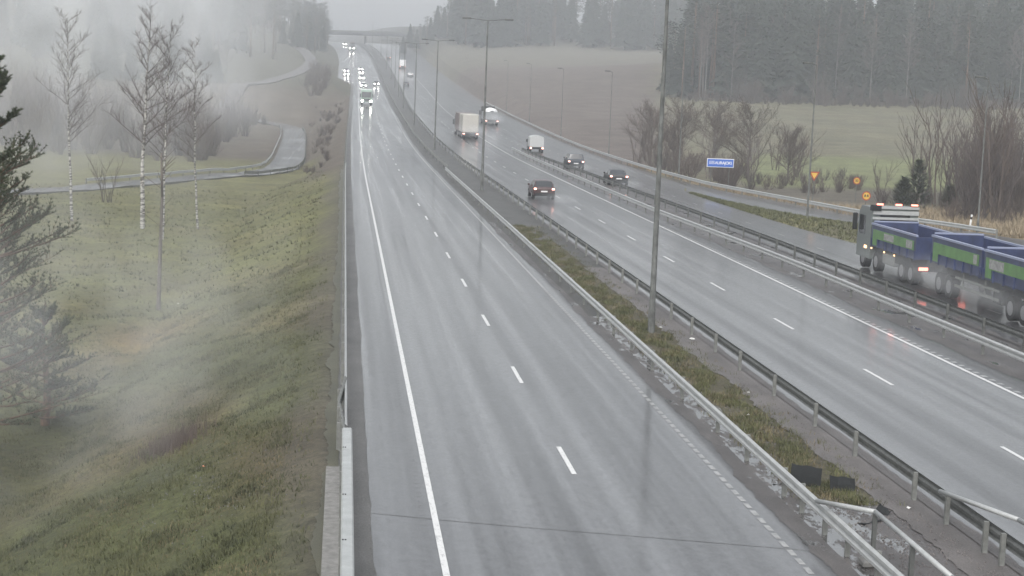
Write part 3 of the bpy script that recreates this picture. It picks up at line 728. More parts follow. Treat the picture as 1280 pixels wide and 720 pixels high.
def lorry(label, loc, rz=0, body=None, cabm=None, L_=7.5, z0=1.0, z1=3.6, W=1.25, trailer=0, tbody=None, head=False, tank=False, cabH=3.3, group=None, name='lorry'):
    t = thing(name, label, 'lorry', loc, rz, group)
    body = body or mat('curtain', (.3, .3, .3)); y = 0
    if trailer:
        MB().box(-W, W, 0, trailer, z0, z1+.0, .12).build('trailer_box', tbody or body, t)
        MB().box(-W*.85, W*.85, .02, trailer+1.2, z0-.35, z0-.02).build('trailer_frame', 'plastic', t)
        for s in (-1, 1):
            for q in (1.0, 2.2, trailer-1.2): wheel(t, s*(W-.2), q, .5, .34)
        y = trailer+1.2
    if tank:
        b = MB(); n = 20
        for k in range(6): pass
        prof = [(0, .55), (.25, .95), (L_-.25, .95), (L_, .55)]; vv = []
        for py, s in prof:
            for k in range(n): a = 2*math.pi*k/n; vv.append((W*s*math.cos(a)/.95, y+py, (z0+z1)/2+(z1-z0)/2*s/.95*math.sin(a)))
        b.add(vv, [(i*n+k, i*n+(k+1) % n, (i+1)*n+(k+1) % n, (i+1)*n+k) for i in range(3) for k in range(n)]+[tuple(range(n))[::-1], tuple(3*n+k for k in range(n))])
        b.build('tank', body, t, True)
    else: MB().box(-W, W, y, y+L_, z0, z1, .05).build('cargo_box', body, t)
    MB().box(-W*.85, W*.85, y-.05, y+L_+2.2, z0-.4, z0-.03).build('chassis', 'plastic', t)
    MB().box(-W, W, y-.12, y-.03, .45, .62).build('underrun_bar', 'galvd', t)
    c0 = y+L_+.3; c1 = c0+2.1; w = W*.98
    MB().add([(-w, c0, .6), (-w, c1, .6), (-w, c1, 1.5), (-w, c1-.25, cabH-.25), (-w, c1-.7, cabH), (-w, c0, cabH)]+[(w, c0, .6), (w, c1, .6), (w, c1, 1.5), (w, c1-.25, cabH-.25), (w, c1-.7, cabH), (w, c0, cabH)],
             [(0, 1, 2, 3, 4, 5), (11, 10, 9, 8, 7, 6), (0, 6, 7, 1), (1, 7, 8, 2), (2, 8, 9, 3), (3, 9, 10, 4), (4, 10, 11, 5), (5, 11, 6, 0)]).build('cab', cabm or p_wht, t)
    MB().add([(-w*.9, c1-.012+.02, 1.62), (w*.9, c1+.008, 1.62), (w*.9, c1-.21, cabH-.42), (-w*.9, c1-.21, cabH-.42)], [(0, 1, 2, 3)]).build('windscreen', 'glass', t)
    MB().box(-w*.75, w*.75, c1+.005, c1+.05, .75, 1.4, .02).build('grille', 'plastic', t)
    for s in (-1, 1):
        MB().box(*sorted((s*(w+.003), s*(w+.015))), c0+.7, c1-.35, 1.65, cabH-.55).build('side_window', 'glass', t)
        MB().box(*sorted((s*(w+.05), s*(w+.25))), c1-.25, c1-.1, 1.7, 2.5, .02).build('mirror', 'plastic', t)
        MB().box(*sorted((s*w*.6, s*w*.95)), c1+.01, c1+.07, .72, .98, .02).build('headlight', 'head' if head else 'glass', t)
        if not trailer or True: MB().box(*sorted((s*W*.7, s*W*.95)), -.16, -.121, .7, .85).build('tail_light', 'tailw' if not head else 'red', t)
        for q in (y+.9, y+2.2, c1-1.2): wheel(t, s*(W-.2), q, .5, .34)
    return t
m_brn = mat('brown_grey_curtain', (.16, .13, .125), .6, noise=.15, scale=2); m_crm = mat('cream_tarpaulin', (.40, .385, .35), .6, noise=.08, scale=2)
m_grn = mat('green_white_cab', (.25, .34, .28), .4)
lorry('brown grey lorry towing a pale trailer, driving away in the middle carriageway', onroad(18.9, 259), R(.6), body=m_brn, cabm=p_sil, trailer=6.2, tbody=m_crm, z0=.95, z1=3.75)
m_tank = mat('grey_lorry_side', (.22, .23, .24), .5)
tk = lorry('grey lorry with shiny white rounded load driving away in the merging lane', onroad(26.2, 309), R(1), body=m_tank, cabm=p_blk, L_=7, z0=1.0, z1=2.4)
b = MB(); n = 12
prof = [(.2, .3), (.9, .95), (3.5, 1.0), (6, .8), (6.8, .25)]
vv = [(1.15*s*math.cos(math.pi*k/n), py, 2.41+.75*s*math.sin(math.pi*k/n)) for py, s in prof for k in range(n+1)]
b.add(vv, [(i*(n+1)+k, i*(n+1)+k+1, (i+1)*(n+1)+k+1, (i+1)*(n+1)+k) for i in range(4) for k in range(n)]).build('load_cover', 'white', tk, True)
# oncoming traffic with headlights
OG = 'oncoming traffic with headlights'
Z = math.pi
lorry('green and white oncoming lorry with both headlights lit', onroad(3.8, 396), Z, body=mat('pale_lorry_box', (.55, .6, .57), .5), cabm=m_grn, L_=7.2, z1=3.5, cabH=3.3, head=True, group=OG)
for lb, u, Y, k, p in [('silver oncoming car directly behind the green lorry', 3.7, 516, 'hatch', p_sil), ('white oncoming off roader third in the queue of headlights', 3.4, 584, 'suv', p_wht), ('dark oncoming car overtaking in the inner lane', 7.8, 536, 'hatch', p_blk),
                       ('dark oncoming car fourth in the queue of headlights', 3.3, 640, 'suv', p_blk), ('pale oncoming car fifth in the queue of headlights', 3.3, 675, 'hatch', p_sil), ('pale car on the entry lane left of the queue of headlights', -2.0, 618, 'suv', p_sil),
                       ('second car on the entry lane with headlights close behind the first', -2.2, 650, 'suv', p_nvy)]:
    car(lb, onroad(u, Y), p, k, Z, 'head', OG)
lorry('distant oncoming lorry with headlights at the foot of the overpass', onroad(3.2, 872), Z, body=m_brn, cabm=p_blk, L_=7, z1=3.8, head=True, group=OG)
car('farthest oncoming car on the crest left of the distant lorry', onroad(2.2, 925), p_sil, 'suv', Z, 'head', OG)
# outbound far
FG = 'outbound traffic fading into the haze'
car('pale car driving uphill in the haze of the middle carriageway', onroad(19.2, 632), p_wht, 'suv', 0, 'off', FG)
car('dark car behind the pale one in the hazy outbound lanes', onroad(15.4, 540), p_blk, 'hatch', 0, 'off', FG)
lorry('white topped lorry climbing the hazy hill ahead of all outbound cars', onroad(18.6, 712), 0, body=mat('white_lorry_box', (.75, .75, .75), .5), cabm=p_wht, L_=7, group=FG)
boxvan('dark van climbing the hill beside the dark median', onroad(15.4, 800), 3.4, 1.0, .75, 2.6, boxm=m_tank, group=FG)

# ------------------------------------------------------------------ tipper truck with trailer
p_tb = mat('tipper_blue', (.026, .038, .098), .55, noise=.45, scale=1.3, coat=.5); p_tg = mat('tipper_green', (.085, .20, .055), .5, noise=.3, scale=1.6, coat=.5)
p_rim = mat('pale_blue_rim', (.24, .27, .38), .35); p_cab = mat('grey_green_cab', (.13, .15, .145), .35, coat=.6); p_dk = mat('dark_body_inside', (.035, .038, .05), .6)
def tipper_box(par, x0, x1, y0, y1, z0, z1, white):
    th = .08
    b = MB()
    b.box(x0, x0+th, y0, y1, z0, z1); b.box(x1-th, x1, y0, y1, z0, z1); b.box(x0+th+.001, x1-th-.001, y0, y0+th, z0, z1-.02); b.box(x0+th+.001, x1-th-.001, y1-th, y1, z0, z1+.12)
    b.box(x0+th+.001, x1-th-.001, y0+th+.001, y1-th-.001, z0, z0+.08)
    o = b.build('tipper_body', p_tb, par)
    b = MB(); r_ = .09
    b.box(x0-.05, x0+r_, y0, y1, z1+.001, z1+r_); b.box(x1-r_, x1+.05, y0, y1, z1+.001, z1+r_)
    b.box(x0+r_+.002, x1-r_-.002, y1-.1, y1+.02, z1+.125, z1+.2); b.build('top_rim', p_rim, o)
    L_ = y1-y0; zs0, zs1 = z0+(z1-z0)*.38, z0+(z1-z0)*.80
    b = MB(); b.box(x0-.02, x0-.004, y0+.3, y1-.25, zs0, zs1); b.box(x0-.02, x0-.004, y1-.9, y1-.251, z0+.08, zs0-.001); b.build('green_stripe', p_tg, o)
    b = MB(); b.box(x0-.03, x0-.021, y0+white[0], y0+white[1], zs0+.05, zs1-.04); b.build('white_panel', 'wornpaint', o)
    b = MB()
    for k in range(int(L_/1.0)+1): b.box(x0-.06, x0-.001, y0+.05+k*(L_-.15)/int(L_/1.0), y0+.11+k*(L_-.15)/int(L_/1.0), z0-.05, zs0-.01)
    for k in range(int(L_/1.0)+1): b.box(x1+.001, x1+.06, y0+.05+k*(L_-.15)/int(L_/1.0), y0+.11+k*(L_-.15)/int(L_/1.0), z0-.05, z1-.01)
    b.build('side_rib', p_tb, o)
    return o
TY = 78.3; lo = rp(28.75, TY, .005); t = thing('tipper_truck', 'blue and green tipper truck with grey cab and red roof lamps on the slip road', 'tipper truck', lo)
x0, x1 = -1.27, 1.27
tipper_box(t, x0, x1, .3, 7.2, 1.28, 2.38, (.5, 1.4))
ip = MB().box(x0-.035, x0-.021, 3.6, 5.1, 1.28+1.1*.45, 1.28+1.1*.74).build('white_panel', 'wornpaint', t)
MB().box(-.45, .45, -.2, 9.6, .75, 1.2).build('chassis', 'plastic', t)
MB().box(x0+.05, x1-.05, 1.0, 3.4, .78, 1.24).build('subframe', 'plastic', t)
c0, c1, w, cH = 7.45, 9.75, 1.25, 3.25
MB().add([(-w, c0, .55), (-w, c1, .55), (-w, c1, 1.5), (-w, c1-.2, cH-.3), (-w, c1-.6, cH), (-w, c0, cH)]+[(w, c0, .55), (w, c1, .55), (w, c1, 1.5), (w, c1-.2, cH-.3), (w, c1-.6, cH), (w, c0, cH)],
         [(0, 1, 2, 3, 4, 5), (11, 10, 9, 8, 7, 6), (0, 6, 7, 1), (1, 7, 8, 2), (2, 8, 9, 3), (3, 9, 10, 4), (4, 10, 11, 5), (5, 11, 6, 0)]).build('cab', p_cab, t)
MB().box(-w-.015, -w-.003, c0+.95, c1-.35, 1.75, cH-.5).build('side_window', 'glass', t); MB().box(w+.003, w+.015, c0+.95, c1-.35, 1.75, cH-.5).build('side_window', 'glass', t)
MB().box(-.8, .8, c0-.015, c0-.003, 2.2, cH-.25).build('rear_window', 'glass', t)
MB().add([(-w*.9, c1+.01, 1.62), (w*.9, c1+.01, 1.62), (w*.9, c1-.18, cH-.45), (-w*.9, c1-.18, cH-.45)], [(0, 1, 2, 3)]).build('windscreen', 'glass', t)
for s in (-1, 1): MB().box(*sorted((s*(w+.08), s*(w+.32))), c1-.2, c1-.05, 1.9, 2.8, .03).build('mirror', 'plastic', t)
rk = MB(); rk.box(-1.2, 1.25, c0-.1, c0-.01, cH-.62, cH-.50); rk.box(-1.2, 1.25, c0-.1, c0-.01, cH-.06, cH+.06); rk.box(-1.2, 1.25, c0-.1, c0-.01, cH-.36, cH-.16); rk.build('headboard_rack', 'galvl', t)
MB().box(-1.26, -.8, c0-.16, c0+.3, cH-.18, cH+.12).build('roof_box', 'plastic', t)
for xs in (-.85, .15, 1.0): MB().box(xs-.16, xs+.16, c0-.12, c0+.02, cH+.13, cH+.21, .01).build('beacon_light', 'tail', t)
for y in (1.0, 2.35, 8.6):
    for s in (-1, 1): wheel(t, s*1.05, y, .52, .34)
for y in (5.2,):
    for s in (-1, 1): wheel(t, s*1.05, y+1.2, .52, .34)
MB().box(-1.22, -.6, 3.6, 5.4, .55, 1.1, .06).build('fuel_tank', 'galv', t); MB().box(.6, 1.22, 3.6, 5.4, .55, 1.1, .06).build('fuel_tank', 'galv', t)
for y in (3.3, 4.9, 7.0): MB().box(-1.30, -1.265, y, y+.14, 1.12, 1.19).build('marker_light', 'amber', t)
MB().box(-1.28, -1.18, 8.0, 8.35, 1.05, 1.2).build('marker_light', 'amber', t)
MB().box(-1.25, 1.25, -.1, .02, .75, 1.0).build('rear_bar', 'plastic', t)
for s in (-1, 1): MB().box(*sorted((s*.75, s*1.2)), -.13, -.101, .8, .95).build('tail_light', 'tail', t)
TY2 = 60.8; lo = rp(28.75, TY2, .005); t2 = thing('tipper_trailer', 'blue and green two bay tipper trailer behind the tipper truck', 'trailer', lo)
tipper_box(t2, x0, x1, 9.35, 15.6, 1.40, 2.58, (.5, .9)); tipper_box(t2, x0, x1, 2.2, 9.05, 1.40, 2.58, (4.6, 6.2))
MB().box(-.5, .5, 2.2, 15.5, .85, 1.36).build('chassis', 'plastic', t2)
MB().tube((0, 15.5, .9), (0, 17.3, .85), .09, n=8).build('drawbar', 'plastic', t2)
for y in (3.2, 4.6, 6.0, 13.2, 14.5):
    for s in (-1, 1): wheel(t2, s*1.05, y, .52, .34)
sg = MB(); sg.box(-1.25, -1.2, 7.2, 12.4, 1.0, 1.1); sg.box(-1.25, -1.2, 7.2, 12.4, .62, .74); sg.box(-1.2, -1.15, 8.9, 9.0, .6, 1.3); sg.box(-1.2, -1.15, 11.5, 11.6, .6, 1.3); sg.build('side_guard', 'galv', t2)
MB().box(-1.24, -.7, 6.9, 7.9, .5, 1.15, .05).build('side_locker', 'plastic', t2)

# ------------------------------------------------------------------ overpass
def ov():
    p0, p1 = at(380, 39.5, 965), at(512, 43.5, 965)
    t = thing('overpass', 'grey concrete road overpass crossing the motorway on the hazy crest', 'bridge', (rp(10, 965)))
    o = t.location
    d = (p1-p0)
    a, b_ = p0-d*.35-o, p1+d*.35-o
    MB().extrude([(-4.5, -1.1), (4.5, -1.1), (5, 0), (5, .2), (-5, .2), (-5, 0)], [a, a+(b_-a)*.25, a+(b_-a)*.5, a+(b_-a)*.75, b_]).build('deck', 'bridge', t)
    MB().extrude([(5.0, .201), (5.12, .201), (5.12, 1.3), (5.0, 1.3)], [a, b_]).build('parapet', 'galvd', t); MB().extrude([(-5.12, .201), (-5.0, .201), (-5.0, 1.3), (-5.12, 1.3)], [a, b_]).build('parapet', 'galvd', t)
    px = at(456.5, 50, 965)
    m = MB().tube((px.x-o.x, 0, -.5), (px.x-o.x, 0, a.z-1.0), .55, n=12); m.build('pier', 'bridge', t)
    for e, s in ((a, 1), (b_, -1)): MB().box(*sorted((e.x-1, e.x+s*6)), -5, 5, e.z-9, e.z-1.15).build('abutment', 'bridge', t)
ov()
def pylon():
    for u, lb in ((592, 'left one of two faint lattice masts above the far treeline'), (609, 'right one of two faint lattice masts above the far treeline')):
        p = at(u, -2, 960); zb = ground_z(p.x, 960); H = p.z-zb+8
        t = thing('lattice_mast', lb, 'mast', (p.x, 960, zb-1), group='lattice masts above the treeline')
        b = MB(); n = 9
        for sx in (-1, 1):
            for sy in (-1, 1): b.tube((sx*1.6, sy*1.6, 0), (sx*.35, sy*.35, H), .13, .09, 4)
        for k in range(n):
            z0, z1 = H*k/n, H*(k+1)/n; w0, w1 = 1.6-1.25*k/n, 1.6-1.25*(k+1)/n
            for sy in (-1, 1): b.tube((-w0, sy*w0, z0), (w1, sy*w1, z1), .06, .06, 3); b.tube((w0, sy*w0, z0), (-w1, sy*w1, z1), .06, .06, 3)
        b.build('lattice', 'galvd', t)
        MB().tube((-4, 0, H-6), (4, 0, H-6), .15, .15, 4).build('crossarm', 'galvd', t)
pylon()

# ------------------------------------------------------------------ trees
def grow(seed, H, trunk_r, spread, nb, levels=2, first=.3, up=.6, twig=.02, wob=.03, sub=6, droop=0., upb=.16):
    """a bare tree: returns trunk mesh and crown mesh"""
    r = random.Random(seed); T, K = MB(), MB()
    seg = 9; pts = []; x = y = 0.
    for i in range(seg+1):
        pts.append((x, y, H*i/seg)); x += r.uniform(-1, 1)*wob*H/seg; y += r.uniform(-1, 1)*wob*H/seg
    for i in range(seg): T.tube(pts[i], pts[i+1], trunk_r*(1-i/seg*.9), trunk_r*(1-(i+1)/seg*.9), 8, False)
    def br(p, d, L_, rad, lv):
        n = 4; q = Vector(p); d = Vector(d).normalized()
        for i in range(n):
            d2 = (d + Vector((r.uniform(-.2, .2), r.uniform(-.2, .2), r.uniform(-.08, upb)-droop*(i/n)))).normalized()
            e = q + d2*(L_/n); ra, rb_ = rad*(1-i/n*.75), rad*(1-(i+1)/n*.75)
            K.tube(q, e, max(ra, twig*.5), max(rb_, twig*.4), 3, False)
            if lv < levels:
                for _ in range(sub if lv == 0 else max(2, sub-2)):
                    tt = r.random(); a = q.lerp(e, tt); s = Vector((r.uniform(-1, 1), r.uniform(-1, 1), r.uniform(-.2, .9)-droop)).normalized()
                    br(a, d2*.8+s*.75, L_*r.uniform(.28, .5)*(1-.35*i/n), rad*.38, lv+1) if r.random() < (.8 if lv == 0 else .55) else None
            q, d = e, d2
    for k in range(nb):
        f = first + (1-first)*(k+r.random())/nb; f = min(f, .98); i = min(int(f*seg), seg-1); p = Vector(pts[i]).lerp(Vector(pts[i+1]), f*seg-i)
        a = r.uniform(0, 6.28); L_ = spread*(1-.62*((f-first)/(1-first))**1.3)*r.uniform(.75, 1.15)
        br(p, (math.cos(a), math.sin(a), up*r.uniform(.7, 1.4)+.5*f), L_, trunk_r*.34*(1-.6*f), 0)
    return T, K
def tree(name, label, cat, T, K, mt, mk_, loc, group=None, rz=0):
    t = thing(name, label, cat, loc, rz, group)
    T.build('trunk', mt, t, True); K.build('crown', mk_, t); return t
def spruce(seed, H, W, m_need='spruce'):
    r = random.Random(seed); T = MB().tube((0, 0, -.5), (0, 0, H), H*.014, .02, 6); K = MB()
    n = int(H*4.6)
    for k in range(n):
        f = (k+r.random())/n; z = H*(.10+.90*f); L_ = W*(1-f)**.8*r.uniform(.75, 1.15)+.15
        for j in range(6):
            a = r.uniform(0, 6.28); c, s = math.cos(a), math.sin(a); wd = L_*.24; dr = -L_*r.uniform(.25, .5)
            p = [(0, 0, z), (c*L_*.55-s*wd, s*L_*.55+c*wd, z+dr*.5-.1), (c*L_, s*L_, z+dr), (c*L_*.55+s*wd, s*L_*.55-c*wd, z+dr*.5-.12), (c*L_*.5, s*L_*.5, z+dr*.3+.12)]
            K.add(p, [(0, 1, 4), (1, 2, 4), (2, 3, 4), (3, 0, 4)])
            for q in range(2):
                t_ = r.uniform(.4, .95); bx, by, bz = c*L_*t_, s*L_*t_, z+dr*t_
                K.add([(bx, by, bz), (bx+r.uniform(-.3, .3), by+r.uniform(-.3, .3), bz-r.uniform(.3, .7)), (bx+r.uniform(-.35, .35), by+r.uniform(-.35, .35), bz-.1)], [(0, 1, 2)])
    return T, K
def fpine(seed, H, W):
    r = random.Random(seed); T = MB().tube((0, 0, -.5), (r.uniform(-.3, .3), 0, H*.95), H*.013, .05, 6); K = MB()
    for k in range(26):
        f = .48+.52*(k+r.random())/26; a = r.uniform(0, 6.28); L_ = W*r.uniform(.4, 1)*(1.25-f)*1.4
        cx, cy, cz = math.cos(a)*L_, math.sin(a)*L_, H*f
        K.tube((0, 0, cz-.5), (cx, cy, cz), .05, .02, 3, False)
        for j in range(34):
            px, py, pz = cx*r.uniform(.4, 1.1)+r.gauss(0, .45), cy*r.uniform(.4, 1.1)+r.gauss(0, .45), cz+r.gauss(0, .35); s = r.uniform(.18, .42)
            v = Vector((r.uniform(-1, 1), r.uniform(-1, 1), r.uniform(-.4, .6)))*s; w = Vector((r.uniform(-1, 1), r.uniform(-1, 1), r.uniform(-.4, .6)))*s; o = Vector((px, py, pz))
            K.add([o, o+v, o+v*.6+w, o+w], [(0, 1, 2, 3)])
    return T, K
FAR = Vector((0, 0, 0))
used = set()
def place(protos, x, y, label, group, sc=1.0, sink=.2, cls='a'):
    i = rng.randrange(len(protos)); p = protos[i]; loc = (x, y, ground_z(x, y)-sink); rz = rng.uniform(0, 6.28); s = sc*rng.uniform(.85, 1.18); wf = 1.35 if p['category'] in ('spruce', 'pine') else 1.0
    if p.name not in used:
        used.add(p.name); p.location = loc; p.rotation_euler = (0, 0, rz); p.scale = (s*wf, s*wf, s); p['label'] = label; p['group'] = group; return p
    return dup(p, loc, rz, label, group, (s*wf, s*wf, s))
SPR = [tree('spruce_tree', 'x', 'spruce', *spruce(s, H, W), 'bark', 'spruce', FAR) for s, H, W in ((1, 18, 3.1), (2, 16, 2.7), (3, 20, 3.4), (4, 14, 2.6))]
PIN = [tree('pine_tree', 'x', 'pine', *fpine(s, H, W), 'pinebark', 'pinef', FAR) for s, H, W in ((11, 18, 3.2), (12, 16, 2.8), (13, 19, 3.0))]
BIR = [tree('birch_tree', 'x', 'birch', *grow(s, H, .10, 3.2, 22, 1, .35, .8, .04, .015, 5), 'birchf', 'twigb', FAR) for s, H in ((21, 17), (22, 15))]
BUS = []
def bush(seed, H, n, m='twig', spread=.5, twig=.025):
    r = random.Random(seed); K = MB()
    def br(p, d, L_, rad, lv):
        q = Vector(p); d = Vector(d).normalized(); N_ = 4
        for i in range(N_):
            d2 = (d+Vector((r.uniform(-.22, .22), r.uniform(-.22, .22), r.uniform(-.02, .2)))).normalized(); e = q+d2*(L_/N_)
            K.tube(q, e, max(rad*(1-i/N_*.7), twig*.45), max(rad*(1-(i+1)/N_*.7), twig*.35), 3, False)
            if lv < 2:
                for _ in range(2):
                    if r.random() < .75: br(q.lerp(e, r.random()), d2+Vector((r.uniform(-1, 1), r.uniform(-1, 1), r.uniform(-.1, .8)))*.65, L_*r.uniform(.3, .5), rad*.45, lv+1)
            q, d = e, d2
    for k in range(n):
        a = r.uniform(0, 6.28); q = r.uniform(0, H*.12)
        br((math.cos(a)*q, math.sin(a)*q, -.1), (math.cos(a)*spread*r.random()*1.4, math.sin(a)*spread*r.random()*1.4, 1), H*r.uniform(.6, 1.0), H*.011, 0)
    return K
def mkbush(name, seed, H, n, m, **k):
    o = bush(seed, H, n, **k).build(name, m); return tag(o, 'x', 'shrub')
BUS = [mkbush('bare_shrub', 31, 3.2, 14, 'twig'), mkbush('bare_shrub', 32, 2.6, 14, 'twigd'), mkbush('bare_shrub', 33, 3.6, 12, 'twig', spread=.7)]
BIGB = [mkbush('bare_thicket_shrub', 61, 6.5, 15, 'twigd', spread=.42, twig=.02), mkbush('bare_thicket_shrub', 62, 5.2, 16, 'twig', spread=.5, twig=.02)]
SAP = [mkbush('bare_sapling', 41, 7, 3, 'twigb', spread=.12, twig=.035), mkbush('bare_sapling', 42, 9, 2, 'twig', spread=.1, twig=.035), mkbush('bare_sapling', 43, 6, 4, 'twig', spread=.2, twig=.03)]
# near wood on the right behind the field
def row(n, f, protos, lb, gp, sc=1.0):
    for k in range(n):
        x, y = f(k); place(protos, x, y, lb, gp, sc)
G1 = 'trees of the wood beyond the field'
def fr(y0, y1, q0=.2, q1=.43):
    def f(k):
        y = rng.uniform(y0, y1); return rng.uniform(q0*y+2, q1*y), y
    return f
row(90, fr(404, 440), SPR, 'dark spruce in the dense wood beyond the field', G1, 1.25); row(62, fr(440, 540), SPR, 'dark spruce in the dense wood beyond the field', G1, 1.35)
row(85, fr(402, 500), PIN, 'tall pine in the dense wood beyond the field', G1, 1.3); row(24, fr(399, 425), BIR, 'pale stemmed birch along the front of the wood beyond the field', G1, 1.2)
for k in range(5):
    place(SPR if k % 2 else PIN, 80.5+k*.7+rng.uniform(-.5, .5), 401+k*9, 'dark tree at the left end of the wood beyond the field', 'end of the wood', .95)
# edge scrub
for k in range(24):
    y = rng.uniform(388, 398); place(BIGB, rng.uniform(.2, .41)*y, y, 'tall bare shrub in front of the dark wood', 'tall shrubs before the wood', rng.uniform(.5, 1))
for k in range(50):
    q = .205+.21*k/50; y = 394+rng.uniform(-6, 4); place(BUS, q*y, y, 'low bare shrub along the edge of the wood', 'shrubs along the wood edge', .8)
# far wood
G2 = 'trees of the far misty wood'
def f2(k):
    y = rng.uniform(765, 900); return rng.uniform(.057*y, .205*y), y
row(55, f2, SPR, 'misty spruce in the far wood above the brown field', G2, 1.4); row(60, f2, PIN, 'misty pine in the far wood above the brown field', G2, 1.4)
for k in range(26):
    u_ = 504+k*4.2; p = at(u_, 55, 880+rng.uniform(-25, 25)); place(PIN if k % 2 else SPR, p.x, p.y, 'tree at the misty left end of the far wood', G2, .5+.03*k)
# left hill
G3 = 'trees of the misty hill on the left'
def f3(k):
    y = rng.uniform(560, 900); return rng.uniform(-.2*y, -.035*y-3), y
row(55, f3, SPR, 'misty spruce on the hill left of the motorway', G3, 1.25); row(45, f3, PIN, 'misty pine on the hill left of the motorway', G3, 1.15); row(80, f3, BIR, 'misty birch on the hill left of the motorway', G3)
for k in range(60):
    y = 690+k*4.8; place(SPR if k % 4 == 0 else PIN, xc(y)-5-rng.uniform(2, 16)-max(0, (850-y)*.06), y, 'roadside tree on the misty bank before the overpass', 'trees on the bank before the overpass', .75)
def f5(k):
    y = rng.uniform(775, 935); return rng.uniform(-.052*y, -.010*y), y
row(55, f5, PIN, 'misty pine on the crest left of the overpass', 'trees of the crest by the overpass', .95); row(30, f5, BIR, 'misty birch on the crest left of the overpass', 'trees of the crest by the overpass', .95)
def f4(k):
    y = rng.uniform(425, 560); return rng.uniform(-.21*y, -.06*y), y
row(20, f4, SPR, 'spruce in the hollow between path and hill', 'trees in the hollow', .7); row(22, f4, BIR, 'birch in the hollow between path and hill', 'trees in the hollow', .8)
for k in range(46):
    y = rng.uniform(235, 400); x = rng.uniform(-.2*y, -19); place(SAP, x, y, 'bare sapling in the scrub behind the path', 'saplings behind the path', 1.0)
for k in range(52):
    y = rng.uniform(225, 400); x = rng.uniform(-.2*y, -18); place(BUS, x, y, 'brown bare shrub in the scrub behind the path', 'shrubs behind the path', 1.1)
for k in range(60):
    y = rng.uniform(195, 420); place(BUS, xc(y)-rng.uniform(1.6, 5.2 if y < 380 else 9), y, 'small brown bush on the bank between path and motorway', 'small bushes on the path bank', rng.uniform(.22, .45))
for k in range(30):
    y = rng.uniform(430, 560); place(BUS, xc(y)-rng.uniform(6, 12), y, 'brown bare shrub on the bank left of the motorway', 'shrubs on the left bank', .9)
# bare trees along the slip road
for u_, Y, H, lb in ((848, 200, 8.3, 'round crowned bare tree right of the tall median lamp post'), (935, 195, 8.6, 'spreading bare tree right of the blue sign'), (890, 215, 8.2, 'bare tree directly above the blue sign'), (985, 190, 6.0, 'smaller bare tree left of the slip road island lamp post'), (812, 225, 7.6, 'bare tree left of the tall median lamp post')):
    p = at(u_, 220, Y); T, K = grow(int(u_), H*.86, .15, H*.72, 24, 2, .12, .62, .016, .04, 6, upb=.06)
    tree('bare_tree', lb, 'tree', T, K, 'bark', 'twig', (p.x, Y, ground_z(p.x, Y)-.2), 'bare trees behind the outer barrier')
for k in range(60):
    Y = rng.uniform(160, 200); u_ = rng.uniform(805, 1075); p = at(u_, 220, Y)
    if p.x < 36+(0 if Y > 165 else 3): continue
    place(BUS, p.x, Y, 'bare shrub in the thicket behind the outer barrier', 'thicket behind the outer barrier', .85 if u_ < 940 else .5)
for k in range(14):
    Y = rng.uniform(175, 240); u_ = rng.uniform(780, 1000); p = at(u_, 220, Y); place(SAP, p.x, Y, 'bare sapling in the thicket behind the outer barrier', 'saplings in the thicket', .85)
# right edge
for k in range(22):
    Y = rng.uniform(124, 160); u_ = rng.uniform(1195, 1330) ; p = at(u_, 220, Y); place(SAP, p.x, Y, 'bare young tree at the right edge behind the lamp post', 'young trees at the right edge', 1.0)
for u_, Y in ((1225, 140), (1252, 150), (1275, 138), (1298, 150), (1262, 170), (1290, 165)):
    p = at(u_, 250, Y); T, K = grow(int(u_)+3, rng.uniform(8.5, 11), .09, 2.6, 20, 2, .15, 1.3, .022, .03, 4)
    tree('bare_birch', 'slender bare birch in the cluster at the right edge', 'tree', T, K, 'birch', 'twigb', (p.x, Y, ground_z(p.x, Y)-.2), 'birches at the right edge')
for u_, H, lb in ((1108, 5, 'left'), (1130, 6, ''), (1143, 7, ''), (1152, 7.5, ''), (1186, 8.5, ''), (1165, 5, '')):
    p = at(u_, 250, 150); place(SAP, p.x, 150+rng.uniform(-6, 6), 'thin bare sapling behind the small spruces', 'thin saplings by the small spruces', H/7.5)
for k in range(20):
    Y = rng.uniform(128, 175); p = at(rng.uniform(1200, 1335), 220, Y); place(BIGB, p.x, Y, 'tall dense bare thicket shrub at the right edge', 'thicket at the right edge', 1.05)
for k in range(44):
    y = rng.uniform(222, 330); place(BIGB, rng.uniform(-.2*y, -17), y, 'tall dense bare shrub in the scrub behind the path', 'tall shrubs behind the path', 1.0)
for k in range(26):
    Y = rng.uniform(120, 160); u_ = rng.uniform(1100, 1310); p = at(u_, 250, Y)
    if p.x > 46: place(BUS, p.x, Y, 'low brown shrub among the dry reeds at right', 'low shrubs in the reeds', .6)
for u_, Y, H, W, lb in ((1145, 141, 4.4, 1.7, 'taller dark green young spruce beyond the tipper truck'), (1128, 139, 3.0, 1.5, 'lower bushy young spruce left of the taller one'), (1187, 139, 2.3, 1.0, 'small lone young spruce left of the right lamp post')):
    p = at(u_, 262, Y); r = random.Random(int(u_)); T = MB().tube((0, 0, -.2), (0, 0, H), .07, .01, 6); K = MB()
    for k in range(520):
        f = r.random(); z = H*(.04+.96*f); L_ = W*(1-f)**.7*r.uniform(.3, 1.05)+.06; a = r.uniform(0, 6.28); c, s = math.cos(a), math.sin(a); o = Vector((c*L_, s*L_, z+L_*.1))
        for j in range(3):
            v = Vector((c*.3+r.uniform(-.15, .15), s*.3+r.uniform(-.15, .15), r.uniform(-.05, .25))); w_ = Vector((-s, c, 0))*.07
            K.add([o-v*.8, o+w_, o+v, o-w_], [(0, 1, 2, 3)])
    tree('young_spruce', lb, 'spruce', T, K, 'bark', 'pine', (p.x, Y, ground_z(p.x, Y)-.1))

